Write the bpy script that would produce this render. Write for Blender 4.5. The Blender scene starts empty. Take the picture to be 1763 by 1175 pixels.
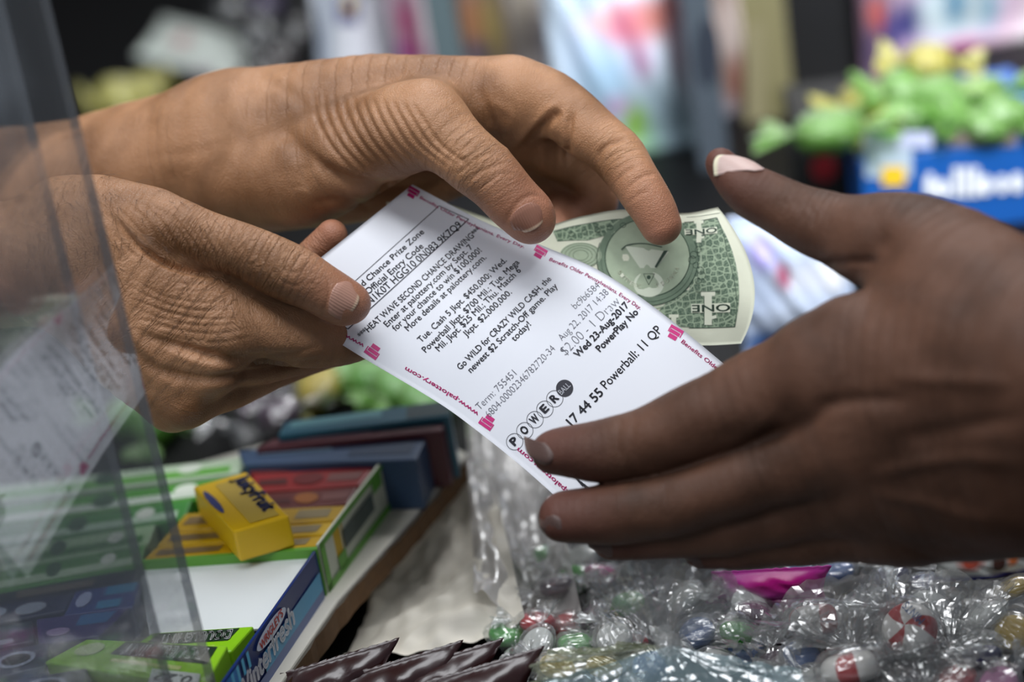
import bpy, math, random
import numpy as np
from mathutils import Vector, Matrix, noise as mnoise
random.seed(7); rng = np.random.default_rng(7)
scene = bpy.context.scene
COL = scene.collection

# ------------------------------------------------------------------ camera, world, lamps, exposure
H = 0.565                                   # camera height above the counter top
PITCH, ROLL, FPX = math.radians(24), math.radians(9.3), 75 / 36 * 1763
cF = np.array([0, math.cos(PITCH), -math.sin(PITCH)])
_R0 = np.array([1.0, 0, 0]); _U0 = np.array([0, math.sin(PITCH), math.cos(PITCH)])
cR = math.cos(ROLL) * _R0 - math.sin(ROLL) * _U0
cU = math.sin(ROLL) * _R0 + math.cos(ROLL) * _U0
cC = np.array([0, 0, H])
cam_d = bpy.data.cameras.new('camera'); cam = bpy.data.objects.new('camera', cam_d); COL.objects.link(cam)
m = Matrix(((cR[0], cU[0], -cF[0], 0), (cR[1], cU[1], -cF[1], 0), (cR[2], cU[2], -cF[2], H), (0, 0, 0, 1)))
cam.matrix_world = m
cam_d.lens = 75; cam_d.sensor_width = 36; cam_d.clip_start = 0.01; cam_d.clip_end = 30
cam_d.dof.use_dof = True; cam_d.dof.focus_distance = 0.998; cam_d.dof.aperture_fstop = 2.9
scene.camera = cam

w = bpy.data.worlds.new('world'); scene.world = w; w.use_nodes = True
w.node_tree.nodes['Background'].inputs[0].default_value = (0.75, 0.85, 1.0, 1)
w.node_tree.nodes['Background'].inputs[1].default_value = 0.16

def area(name, loc, target, sx, sy, power, col):
    l = bpy.data.lights.new(name, 'AREA'); l.shape = 'RECTANGLE'; l.size = sx; l.size_y = sy
    l.energy = power; l.color = col
    o = bpy.data.objects.new(name, l); COL.objects.link(o); o.location = loc
    o.rotation_euler = (Vector(target) - Vector(loc)).to_track_quat('-Z', 'Y').to_euler()
    return o
area('ceiling_lamp', (-0.15, 0.70, 2.25), (0, 1.0, 0.2), 2.2, 0.9, 44, (0.95, 0.97, 1.0))
area('rear_fill', (0.45, 2.7, 1.9), (0.08, 0.9, 0), 1.2, 0.4, 22, (0.97, 0.98, 1.0))  # added back light to lift the heap of sweets, no real fixture
area('backdrop_fill', (0.5, 0.55, 1.0), (0.30, 1.8, 0.1), 0.35, 0.3, 5.5, (0.95, 0.97, 1.0)).data.spread = math.radians(62)  # added fill aimed at the goods at the back, not an actual fixture
area('left_fill', (-0.85, 0.15, 1.15), (-0.16, 1.0, 0.28), 0.5, 0.5, 0.8, (0.95, 0.97, 1.0)).data.spread = math.radians(60)  # added fill for the back of the near hand, no window there
scene.view_settings.view_transform = 'Standard'; scene.view_settings.look = 'None'
scene.view_settings.gamma = 1; scene.view_settings.exposure = 0.14

# ------------------------------------------------------------------ helpers
def ray(px, py): return cF + (px - 881.5) / FPX * cR - (py - 587.5) / FPX * cU
def P(px, py, d): return cC + d * ray(px, py)               # point at depth d
def G(px, py, z):                                           # point on the level z
    r = ray(px, py); return cC + (z - H) / r[2] * r
def proj(v):
    q = np.asarray(v) - cC; z = q @ cF
    return np.stack([881.5 + FPX * (q @ cR) / z, 587.5 - FPX * (q @ cU) / z], -1)
def nrm(v): v = np.asarray(v, float); return v / (np.linalg.norm(v) + 1e-12)

def srgb(r, g=None, b=None):
    if g is None: r, g, b = r
    f = lambda c: ((c / 255 + 0.055) / 1.055) ** 2.4 if c > 10 else c / 255 / 12.92
    return (f(r), f(g), f(b), 1)

def tag(o, label=None, cat=None, group=None, kind=None):
    if label: o['label'] = label
    if cat: o['category'] = cat
    if group: o['group'] = group
    if kind: o['kind'] = kind
    return o

def mesh(name, vs, fs, mat=None, parent=None, smooth=False, **kw):
    me = bpy.data.meshes.new(name)
    me.from_pydata([tuple(map(float, v)) for v in vs], [], [tuple(int(i) for i in f) for f in fs]); me.update()
    if smooth:
        me.polygons.foreach_set('use_smooth', [True] * len(me.polygons))
    o = bpy.data.objects.new(name, me); COL.objects.link(o)
    if mat: me.materials.append(mat)
    if parent is not None: o.parent = parent; o.matrix_parent_inverse = parent.matrix_world.inverted()
    tag(o, **kw); return o

def empty(name, loc, label, cat, group=None):
    o = bpy.data.objects.new(name, None); COL.objects.link(o); o.location = tuple(map(float, loc))
    o.empty_display_size = 0.02
    bpy.context.view_layer.update()
    return tag(o, label, cat, group)

def new_mat(name):
    mt = bpy.data.materials.new(name); mt.use_nodes = True
    nt = mt.node_tree; return mt, nt, nt.nodes['Principled BSDF']
_mats = {}
def plain(col, rough=0.5, metal=0.0, spec=0.5, noise=0.0, scale=60, coat=0.0, bump=0.0):
    key = (tuple(col), rough, metal, spec, noise, scale, coat, bump)
    if key in _mats: return _mats[key]
    mt, nt, b = new_mat('surface')
    c = srgb(col)
    b.inputs['Roughness'].default_value = rough; b.inputs['Metallic'].default_value = metal
    b.inputs['Specular IOR Level'].default_value = spec; b.inputs['Coat Weight'].default_value = coat
    tc = nt.nodes.new('ShaderNodeTexCoord'); nz = nt.nodes.new('ShaderNodeTexNoise')
    nz.inputs['Scale'].default_value = scale; nt.links.new(tc.outputs['Object'], nz.inputs['Vector'])
    mx = nt.nodes.new('ShaderNodeMix'); mx.data_type = 'RGBA'
    mx.inputs[6].default_value = c; mx.inputs[7].default_value = tuple(x * (1 - noise) for x in c[:3]) + (1,)
    nt.links.new(nz.outputs[0], mx.inputs[0]); nt.links.new(mx.outputs[2], b.inputs['Base Color'])
    if bump:
        bp = nt.nodes.new('ShaderNodeBump'); bp.inputs['Distance'].default_value = bump
        nt.links.new(nz.outputs[0], bp.inputs['Height']); nt.links.new(bp.outputs[0], b.inputs['Normal'])
    _mats[key] = mt; return mt

def spots(base, sp, rough=0.35, blur=0.5, wob=0.02):
    """printed packaging: base colour plus soft-edged printed patches at (u, v, ru, rv, colour) in the pack's own uv"""
    mt, nt, b = new_mat('printed_pack')
    b.inputs['Roughness'].default_value = rough
    uv = nt.nodes.new('ShaderNodeUVMap'); uv.uv_map = 'UVMap'
    nz = nt.nodes.new('ShaderNodeTexNoise'); nz.inputs['Scale'].default_value = 7
    nt.links.new(uv.outputs[0], nz.inputs['Vector'])
    mad = nt.nodes.new('ShaderNodeVectorMath'); mad.operation = 'MULTIPLY_ADD'
    nt.links.new(nz.outputs[1], mad.inputs[0]); mad.inputs[1].default_value = (wob, wob, 0)
    nt.links.new(uv.outputs[0], mad.inputs[2])
    prev = None
    for (u, v, ru, rv, col) in sp:
        s = nt.nodes.new('ShaderNodeVectorMath'); s.operation = 'SUBTRACT'
        nt.links.new(mad.outputs[0], s.inputs[0]); s.inputs[1].default_value = (u + wob / 2, v + wob / 2, 0)
        d = nt.nodes.new('ShaderNodeVectorMath'); d.operation = 'MULTIPLY'
        nt.links.new(s.outputs[0], d.inputs[0]); d.inputs[1].default_value = (1 / ru, 1 / rv, 0)
        l = nt.nodes.new('ShaderNodeVectorMath'); l.operation = 'LENGTH'; nt.links.new(d.outputs[0], l.inputs[0])
        mr = nt.nodes.new('ShaderNodeMapRange'); nt.links.new(l.outputs['Value'], mr.inputs[0])
        mr.inputs[1].default_value = 1 + blur; mr.inputs[2].default_value = 1 - blur
        mx = nt.nodes.new('ShaderNodeMix'); mx.data_type = 'RGBA'
        nt.links.new(mr.outputs[0], mx.inputs[0])
        if prev is None: mx.inputs[6].default_value = srgb(base)
        else: nt.links.new(prev, mx.inputs[6])
        mx.inputs[7].default_value = srgb(col); prev = mx.outputs[2]
    if prev is None: b.inputs['Base Color'].default_value = srgb(base)
    else: nt.links.new(prev, b.inputs['Base Color'])
    return mt

def clear_film(tint=(0.9, 0.92, 0.92), haze=0.06, gloss=0.10, rough=0.08, bump=0.0, bscale=200, hazecol=(0.8, 0.82, 0.82)):
    mt = bpy.data.materials.new('clear_film'); mt.use_nodes = True; nt = mt.node_tree; nt.nodes.clear()
    out = nt.nodes.new('ShaderNodeOutputMaterial')
    tr = nt.nodes.new('ShaderNodeBsdfTransparent'); tr.inputs[0].default_value = (*tint, 1)
    gl = nt.nodes.new('ShaderNodeBsdfGlossy'); gl.inputs['Roughness'].default_value = rough
    di = nt.nodes.new('ShaderNodeBsdfDiffuse'); di.inputs[0].default_value = (*hazecol, 1)
    tl = nt.nodes.new('ShaderNodeBsdfTranslucent'); tl.inputs[0].default_value = (*hazecol, 1)
    ad = nt.nodes.new('ShaderNodeMixShader'); ad.inputs[0].default_value = .4
    nt.links.new(di.outputs[0], ad.inputs[1]); nt.links.new(tl.outputs[0], ad.inputs[2])
    m1 = nt.nodes.new('ShaderNodeMixShader'); m1.inputs[0].default_value = haze
    nt.links.new(tr.outputs[0], m1.inputs[1]); nt.links.new(ad.outputs[0], m1.inputs[2])
    ge = nt.nodes.new('ShaderNodeNewGeometry'); dt = nt.nodes.new('ShaderNodeVectorMath'); dt.operation = 'DOT_PRODUCT'
    nt.links.new(ge.outputs['Normal'], dt.inputs[0]); nt.links.new(ge.outputs['Incoming'], dt.inputs[1])
    ab = nt.nodes.new('ShaderNodeMath'); ab.operation = 'ABSOLUTE'; nt.links.new(dt.outputs['Value'], ab.inputs[0])
    om = nt.nodes.new('ShaderNodeMath'); om.operation = 'SUBTRACT'; om.inputs[0].default_value = 1; nt.links.new(ab.outputs[0], om.inputs[1])
    pw = nt.nodes.new('ShaderNodeMath'); pw.operation = 'POWER'; nt.links.new(om.outputs[0], pw.inputs[0]); pw.inputs[1].default_value = 5
    fr = nt.nodes.new('ShaderNodeMath'); fr.operation = 'MULTIPLY_ADD'; nt.links.new(pw.outputs[0], fr.inputs[0]); fr.inputs[1].default_value = 1.0; fr.inputs[2].default_value = .11
    sc = nt.nodes.new('ShaderNodeMath'); sc.operation = 'MULTIPLY_ADD'; sc.inputs[1].default_value = 1.0
    sc.inputs[2].default_value = gloss; sc.use_clamp = True
    nt.links.new(fr.outputs[0], sc.inputs[0])
    m2 = nt.nodes.new('ShaderNodeMixShader'); nt.links.new(sc.outputs[0], m2.inputs[0])
    nt.links.new(m1.outputs[0], m2.inputs[1]); nt.links.new(gl.outputs[0], m2.inputs[2])
    if bump:
        tc = nt.nodes.new('ShaderNodeTexCoord'); nz = nt.nodes.new('ShaderNodeTexVoronoi'); nz.feature = 'F1'
        nz.inputs['Scale'].default_value = bscale
        nt.links.new(tc.outputs['Object'], nz.inputs['Vector'])
        bp = nt.nodes.new('ShaderNodeBump'); bp.inputs['Distance'].default_value = bump
        nt.links.new(nz.outputs[0], bp.inputs['Height'])
        nt.links.new(bp.outputs[0], gl.inputs['Normal'])
    nt.links.new(m2.outputs[0], out.inputs[0])
    return mt

def catmull(pts, n):
    pts = np.asarray(pts, float); m_ = len(pts)
    if m_ == 2:
        t = np.linspace(0, 1, n + 1)[:, None]; return pts[0] * (1 - t) + pts[1] * t
    ext = np.vstack([2 * pts[0] - pts[1], pts, 2 * pts[-1] - pts[-2]])
    out = []
    for i in range(m_ - 1):
        p0, p1, p2, p3 = ext[i:i + 4]
        for k in range(n):
            t = k / n
            out.append(0.5 * ((2 * p1) + (-p0 + p2) * t + (2 * p0 - 5 * p1 + 4 * p2 - p3) * t * t + (-p0 + 3 * p1 - 3 * p2 + p3) * t ** 3))
    out.append(pts[-1]); return np.array(out)

def strip(path, width, nor, off=0.0):
    """thin ribbon along a 3-D path lying on a surface with normals nor"""
    path = np.asarray(path); vs, fs = [], []
    for i, p in enumerate(path):
        a = path[max(i - 1, 0)]; b = path[min(i + 1, len(path) - 1)]
        n_ = nor[i] if np.ndim(nor) == 2 else nor
        s = nrm(np.cross(n_, b - a)) * width / 2
        vs += [p - s + n_ * off, p + s + n_ * off]
    for i in range(len(path) - 1): fs.append((2 * i, 2 * i + 2, 2 * i + 3, 2 * i + 1))
    return vs, fs

def join(parts):
    V, Fc = [], []
    for v, f in parts:
        k = len(V); V += list(v); Fc += [tuple(i + k for i in t) for t in f]
    return V, Fc

_tc = {}
def text_geo(txt, bold=0.0):
    """outline letters as 2-D triangles, height of a capital = 1"""
    k = (txt, bold)
    if k in _tc: return _tc[k]
    cu = bpy.data.curves.new('lettering', 'FONT'); cu.body = txt; cu.size = 1; cu.offset = min(bold, 0); cu.resolution_u = 3
    ob = bpy.data.objects.new('lettering', cu); COL.objects.link(ob)
    dg = bpy.context.evaluated_depsgraph_get(); me = bpy.data.meshes.new_from_object(ob.evaluated_get(dg))
    v = np.array([p.co[:2] for p in me.vertices]).reshape(-1, 2); f = [tuple(p.vertices) for p in me.polygons]
    bpy.data.objects.remove(ob); bpy.data.curves.remove(cu); bpy.data.meshes.remove(me)
    if bold > 0:                                  # heavier strokes: the same outline printed again a hair aside
        n0, f0 = len(v), list(f); v0 = v.copy()
        for q, (sx, sy) in enumerate(((1, 0), (-1, 0), (0, 1), (0, -1))):
            v = np.vstack([v, v0 + [sx * bold, sy * bold]]); f = f + [tuple(i + n0 * (q + 1) for i in t) for t in f0]
    v[:, 1] /= 0.70; v[:, 0] -= v[:, 0].min() if len(v) else 0
    _tc[k] = (v, f, v[:, 0].max() if len(v) else 1); return _tc[k]

def text_quad(txt, a, b, up, off=0.0004, bold=0.0):
    """letters on the flat span a->b, capitals reaching along the vector up"""
    v, f, W = text_geo(txt, bold); a, b, up = map(np.asarray, (a, b, up)); n_ = nrm(np.cross(b - a, up))
    return [a + (b - a) * x / W + up * y + n_ * off for x, y in v], f

# ------------------------------------------------------------------ hands: one continuous skin per arm
class Chain:
    def __init__(self, pts, n=5):
        """pts: (px, py, depth offset in mm, radius in px) of the joints"""
        w_ = []
        for px, py, dd, r in pts:
            d = 1.0 + dd / 1000; p = P(px, py, d); w_.append([*p, r * d / FPX])
        self.s = catmull(w_, n); self.len = np.concatenate([[0], np.cumsum(np.linalg.norm(np.diff(self.s[:, :3], axis=0), axis=1))])

def seg_dist(X, a, b, ra, rb):
    ba = b - a; L = ba @ ba + 1e-12
    h = np.clip(((X[0] - a[0]) * ba[0] + (X[1] - a[1]) * ba[1] + (X[2] - a[2]) * ba[2]) / L, 0, 1)
    dx = X[0] - a[0] - h * ba[0]; dy = X[1] - a[1] - h * ba[1]; dz = X[2] - a[2] - h * ba[2]
    return np.sqrt(dx * dx + dy * dy + dz * dz) - (ra + (rb - ra) * h), h

def smin(a, b, k):
    h = np.maximum(k - np.abs(a - b), 0) / k
    return np.minimum(a, b) - h * h * k * 0.25

class Hand:
    """palm chains melt together; each finger is its own chain rooted in the palm, so fingers stay apart"""
    def __init__(self, palm, fingers, kp=0.016, kf=0.0016, kj=0.009, kw=None):
        self.palm = [Chain(c) for c in palm]; self.fing = [Chain(c) for c in fingers]
        self.kp, self.kf, self.kj = kp, kf, kj
        self.kw = kw or [kj] * len(fingers)
    def field(self, X):
        D = np.full(np.broadcast(*X).shape, 0.05, np.float32); 
        for c in self.palm:
            e = np.full(D.shape, 0.05, np.float32)
            for i in range(len(c.s) - 1): e = np.minimum(e, seg_dist(X, c.s[i, :3], c.s[i + 1, :3], c.s[i, 3], c.s[i + 1, 3])[0])
            D = smin(D, e, self.kp)
        Fd = None
        for c in self.fing:
            e = np.full(D.shape, 0.05, np.float32)
            for i in range(len(c.s) - 1): e = np.minimum(e, seg_dist(X, c.s[i, :3], c.s[i + 1, :3], c.s[i, 3], c.s[i + 1, 3])[0])
            Fd = e if Fd is None else smin(Fd, e, self.kf)
        return smin(D, Fd, self.kj) if Fd is not None else D
    def grid(self, h):
        allp = np.vstack([c.s for c in self.palm + self.fing]); R = allp[:, 3:4]
        lo = (allp[:, :3] - R).min(0) - 3 * h; hi = (allp[:, :3] + R).max(0) + 3 * h
        N = np.ceil((hi - lo) / h).astype(int) + 1
        ax = [(lo[i] + h * np.arange(N[i])).astype(np.float32) for i in range(3)]
        def chain_into(D, c, k):
            mg = max(k, 0.002) + 2 * h
            l = (c.s[:, :3] - c.s[:, 3:4]).min(0) - mg; u = (c.s[:, :3] + c.s[:, 3:4]).max(0) + mg
            i0 = np.clip(np.floor((l - lo) / h).astype(int), 0, N); i1 = np.clip(np.ceil((u - lo) / h).astype(int) + 1, 0, N)
            e = np.full(tuple(i1 - i0), 0.05, np.float32)
            for i in range(len(c.s) - 1):
                a, b = c.s[i], c.s[i + 1]; r = max(a[3], b[3])
                l2 = np.minimum(a[:3], b[:3]) - r - mg; u2 = np.maximum(a[:3], b[:3]) + r + mg
                j0 = np.maximum(np.floor((l2 - lo) / h).astype(int), i0); j1 = np.minimum(np.ceil((u2 - lo) / h).astype(int) + 1, i1)
                if np.any(j1 <= j0): continue
                X = (ax[0][j0[0]:j1[0], None, None], ax[1][None, j0[1]:j1[1], None], ax[2][None, None, j0[2]:j1[2]])
                d, _ = seg_dist(X, a[:3].astype(np.float32), b[:3].astype(np.float32), np.float32(a[3]), np.float32(b[3]))
                sl = tuple(slice(j0[q] - i0[q], j1[q] - i0[q]) for q in range(3))
                e[sl] = np.minimum(e[sl], d)
            sl = tuple(slice(i0[q], i1[q]) for q in range(3))
            D[sl] = smin(D[sl], e, k)
        D = np.full(tuple(N), 0.05, np.float32); Fg = D.copy()
        for c in self.palm: chain_into(D, c, self.kp)
        for c in self.fing: chain_into(Fg, c, self.kf)
        if self.fing: D = smin(D, Fg, self.kj)
        return D, lo, h
    def build(self, h):
        D, lo, h = self.grid(h)
        ins = D < 0
        # surface nets
        c = ins[:-1, :-1, :-1].astype(np.int8)
        for dx in (0, 1):
            for dy in (0, 1):
                for dz in (0, 1):
                    if dx or dy or dz:
                        c = c + ins[dx:ins.shape[0] - 1 + dx, dy:ins.shape[1] - 1 + dy, dz:ins.shape[2] - 1 + dz]
        act = (c > 0) & (c < 8); idx = -np.ones(act.shape, np.int64); cells = np.argwhere(act); idx[act] = np.arange(len(cells))
        acc = np.zeros((len(cells), 3)); cnt = np.zeros(len(cells))
        corners = [(x, y, z) for x in (0, 1) for y in (0, 1) for z in (0, 1)]
        for a in corners:
            for q in range(3):
                if a[q]: continue
                b = list(a); b[q] = 1
                va = D[cells[:, 0] + a[0], cells[:, 1] + a[1], cells[:, 2] + a[2]]
                vb = D[cells[:, 0] + b[0], cells[:, 1] + b[1], cells[:, 2] + b[2]]
                m_ = (va < 0) != (vb < 0); t = np.where(m_, va / (va - vb + 1e-20), 0)
                pt = np.array(a, float)[None, :].repeat(len(cells), 0); pt[:, q] = t
                acc += pt * m_[:, None]; cnt += m_
        V = lo + h * (cells + acc / cnt[:, None])
        quads = []
        for q in range(3):
            o1, o2 = (q + 1) % 3, (q + 2) % 3
            sa = [slice(1, -1)] * 3; sa[q] = slice(0, -1); sb = list(sa); sb[q] = slice(1, None)
            A = ins[tuple(sa)]; B = ins[tuple(sb)]
            for flip in (0, 1):
                e = np.argwhere(A & ~B if not flip else ~A & B)
                off = np.array([1, 1, 1]); off[q] = 0; e = e + off
                def cid(d1, d2):
                    t = e.copy(); t[:, o1] -= d1; t[:, o2] -= d2; return idx[t[:, 0], t[:, 1], t[:, 2]]
                Q = np.stack([cid(1, 1), cid(0, 1), cid(0, 0), cid(1, 0)], 1)
                quads.append(Q if not flip else Q[:, ::-1])
        Q = np.vstack(quads); Q = Q[(Q >= 0).all(1)]
        self.V, self.Q = V, Q
        return V, Q
    def normals(self, V, e=0.0008):
        g = np.zeros_like(V)
        for q in range(3):
            d = np.zeros(3); d[q] = e
            g[:, q] = self.field(tuple((V + d).T)) - self.field(tuple((V - d).T))
        return g / (np.linalg.norm(g, axis=1, keepdims=True) + 1e-12)
    def coords(self, V):
        """running length along the nearest bone and nearness to the joints, for the wrinkles of the skin"""
        W = np.zeros(len(V)); S = np.zeros(len(V))
        for ci, c in enumerate(self.palm + self.fing):
            best = np.full(len(V), 1.0); s = np.zeros(len(V))
            for i in range(len(c.s) - 1):
                d, hh = seg_dist(tuple(V.T), c.s[i, :3], c.s[i + 1, :3], c.s[i, 3], c.s[i + 1, 3])
                m_ = d < best; best = np.where(m_, d, best); s = np.where(m_, c.len[i] + hh * (c.len[i + 1] - c.len[i]), s)
            wt = np.exp(-np.maximum(best, -0.01) / 0.0015); W += wt; S += wt * (c.len[-1] - s + (0.06 if ci < len(self.palm) else 0))
        return S / (W + 1e-9)

def crease(V, N, folds):
    """press folds (px path, depth mm, width px; negative depth raises a tendon or vein) into the skin facing the shop"""
    pr = proj(V); face = (N @ cF) < 0.15
    D = np.zeros(len(V))
    for path, dep, wid in folds:
        p = catmull([(x, y, 0) for x, y in path], 5)[:, :2]
        lo, hi = p.min(0) - 3 * wid, p.max(0) + 3 * wid
        k = np.where(face & (pr[:, 0] > lo[0]) & (pr[:, 0] < hi[0]) & (pr[:, 1] > lo[1]) & (pr[:, 1] < hi[1]))[0]
        if not len(k): continue
        x = pr[k]; best = np.full(len(k), 1e9); tt = np.zeros(len(k)); n = len(p) - 1
        for i in range(n):
            a, b = p[i], p[i + 1]; ba = b - a
            t = np.clip(((x - a) @ ba) / (ba @ ba + 1e-9), 0, 1); d = np.linalg.norm(x - a - t[:, None] * ba, axis=1)
            m_ = d < best; best = np.where(m_, d, best); tt = np.where(m_, (i + t) / n, tt)
        tap = np.clip(np.minimum(tt, 1 - tt) / 0.25, 0, 1) ** 0.7
        D[k] += dep / 1000 * np.exp(-(best / wid) ** 2) * (0.15 + 0.85 * tap)
    return V - N * D[:, None]

def skin_mat(base, dark, pink, rough=0.48, wr=0.5, fine=0.5, sss=0.08, spec=.38):
    mt, nt, b = new_mat('skin'); L = nt.links.new; N = nt.nodes.new
    b.inputs['Roughness'].default_value = rough; b.inputs['Specular IOR Level'].default_value = spec
    b.inputs['Subsurface Weight'].default_value = sss; b.inputs['Subsurface Scale'].default_value = 0.004
    b.inputs['Subsurface Radius'].default_value = (1, .4, .2)
    tc = N('ShaderNodeTexCoord'); at = N('ShaderNodeAttribute'); at.attribute_name = 'along'
    ws = N('ShaderNodeAttribute'); ws.attribute_name = 'wrinkle'
    def noise(scale, det, vec, dist=0.0):
        n_ = N('ShaderNodeTexNoise'); n_.inputs['Scale'].default_value = scale; n_.inputs['Detail'].default_value = det
        n_.inputs['Distortion'].default_value = dist; L(vec, n_.inputs['Vector']); return n_.outputs[0]
    def math_(op, a, b_, c=None):
        n_ = N('ShaderNodeMath'); n_.operation = op
        for i, v in enumerate((a, b_, c)):
            if v is None: continue
            if isinstance(v, (int, float)): n_.inputs[i].default_value = v
            else: L(v, n_.inputs[i])
        return n_.outputs[0]
    obj_ = tc.outputs['Object']
    big = noise(28, 4, obj_); mid = noise(110, 3, obj_)
    # transverse wrinkles: stretched noise along the bone coordinate
    cx = N('ShaderNodeCombineXYZ'); L(math_('MULTIPLY', at.outputs['Fac'], 1.0), cx.inputs[0])
    vm = N('ShaderNodeVectorMath'); vm.operation = 'MULTIPLY_ADD'; L(obj_, vm.inputs[0]); vm.inputs[1].default_value = (0.16, 0.16, 0.16)
    L(cx.outputs[0], vm.inputs[2])
    tr = noise(680, 3.0, vm.outputs[0], 0.4)
    wr_h = math_('MULTIPLY', math_('ABSOLUTE', math_('SUBTRACT', tr, 0.5), 0), ws.outputs['Fac'])
    vo = N('ShaderNodeTexVoronoi'); vo.feature = 'DISTANCE_TO_EDGE'; vo.inputs['Scale'].default_value = 760
    L(obj_, vo.inputs['Vector'])
    vf = math_('MINIMUM', vo.outputs[0], 0.22)
    hsum = math_('ADD', math_('MULTIPLY', wr_h, 5.0 * wr), math_('MULTIPLY', vf, 0.9 * fine))
    hsum = math_('ADD', hsum, math_('MULTIPLY', mid, 0.5))
    bp = N('ShaderNodeBump'); bp.inputs['Distance'].default_value = 0.0011; bp.inputs['Strength'].default_value = 0.9
    L(hsum, bp.inputs['Height']); L(bp.outputs[0], b.inputs['Normal'])
    m1 = N('ShaderNodeMix'); m1.data_type = 'RGBA'; m1.inputs[6].default_value = srgb(base); m1.inputs[7].default_value = srgb(dark)
    rp = N('ShaderNodeMapRange'); rp.inputs[1].default_value = 0.42; rp.inputs[2].default_value = 0.7; L(big, rp.inputs[0]); L(rp.outputs[0], m1.inputs[0])
    m2 = N('ShaderNodeMix'); m2.data_type = 'RGBA'; L(m1.outputs[2], m2.inputs[6]); m2.inputs[7].default_value = srgb(pink)
    tip = N('ShaderNodeMapRange'); tip.inputs[1].default_value = 0.035; tip.inputs[2].default_value = 0.0; tip.inputs[4].default_value = 0.75
    L(at.outputs['Fac'], tip.inputs[0]); L(tip.outputs[0], m2.inputs[0])
    m3 = N('ShaderNodeMix'); m3.data_type = 'RGBA'; m3.blend_type = 'MULTIPLY'; L(m2.outputs[2], m3.inputs[6])
    m3.inputs[7].default_value = (0.62, 0.5, 0.42, 1)
    wl = N('ShaderNodeMapRange'); wl.inputs[1].default_value = 0.035; wl.inputs[2].default_value = 0.0; wl.inputs[4].default_value = 0.55 * wr
    L(wr_h, wl.inputs[0]); wl2 = math_('MULTIPLY', wl.outputs[0], ws.outputs['Fac']); L(wl2, m3.inputs[0])
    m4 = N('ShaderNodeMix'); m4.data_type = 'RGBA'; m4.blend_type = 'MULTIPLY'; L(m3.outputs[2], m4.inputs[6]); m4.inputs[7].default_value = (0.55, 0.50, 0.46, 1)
    fa = N('ShaderNodeMapRange'); fa.inputs[1].default_value = 0.20; fa.inputs[2].default_value = 0.27; L(at.outputs['Fac'], fa.inputs[0]); L(fa.outputs[0], m4.inputs[0])   # forearms browner than hands: tan, plus wrist shade painted into the colour
    L(m4.outputs[2], b.inputs['Base Color'])
    return mt

def arm(name, hand, h, mat, parent, folds, label, wr_fn=None, lump=0.0):
    V, Q = hand.build(h); N = hand.normals(V)
    if lump:
        V = V + N * (np.array([mnoise.noise(Vector(p * 55)) for p in V]) * lump)[:, None]
    V = crease(V, N, folds)
    o = mesh(name, V, Q, mat, parent, smooth=True, label=label)
    for nm, val in (('along', hand.coords(V)), ('wrinkle', wr_fn(proj(V)) if wr_fn else np.full(len(V), 0.5))):
        a = o.data.attributes.new(nm, 'FLOAT', 'POINT'); a.data.foreach_set('value', val.astype(np.float32))
    return o

def nail_mat(col, tipcol, rough=0.3, rim=.86):
    mt, nt, b = new_mat('nail'); L = nt.links.new; N = nt.nodes.new
    b.inputs['Roughness'].default_value = rough
    uv = N('ShaderNodeUVMap'); uv.uv_map = 'UVMap'; sp = N('ShaderNodeSeparateXYZ'); L(uv.outputs[0], sp.inputs[0])
    mr = N('ShaderNodeMapRange'); mr.inputs[1].default_value = rim; mr.inputs[2].default_value = rim + .06; L(sp.outputs[1], mr.inputs[0])
    mx = N('ShaderNodeMix'); mx.data_type = 'RGBA'; mx.inputs[6].default_value = srgb(col); mx.inputs[7].default_value = srgb(tipcol)
    L(mr.outputs[0], mx.inputs[0]); L(mx.outputs[2], b.inputs['Base Color'])
    wv = N('ShaderNodeTexWave'); wv.inputs['Scale'].default_value = 4.5; wv.inputs['Distortion'].default_value = 1.2; wv.inputs['Detail'].default_value = 2
    L(uv.outputs[0], wv.inputs['Vector']); bp = N('ShaderNodeBump'); bp.inputs['Distance'].default_value = 0.0002; bp.inputs['Strength'].default_value = .5
    L(wv.outputs[1], bp.inputs['Height']); L(bp.outputs[0], b.inputs['Normal'])
    return mt

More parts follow.
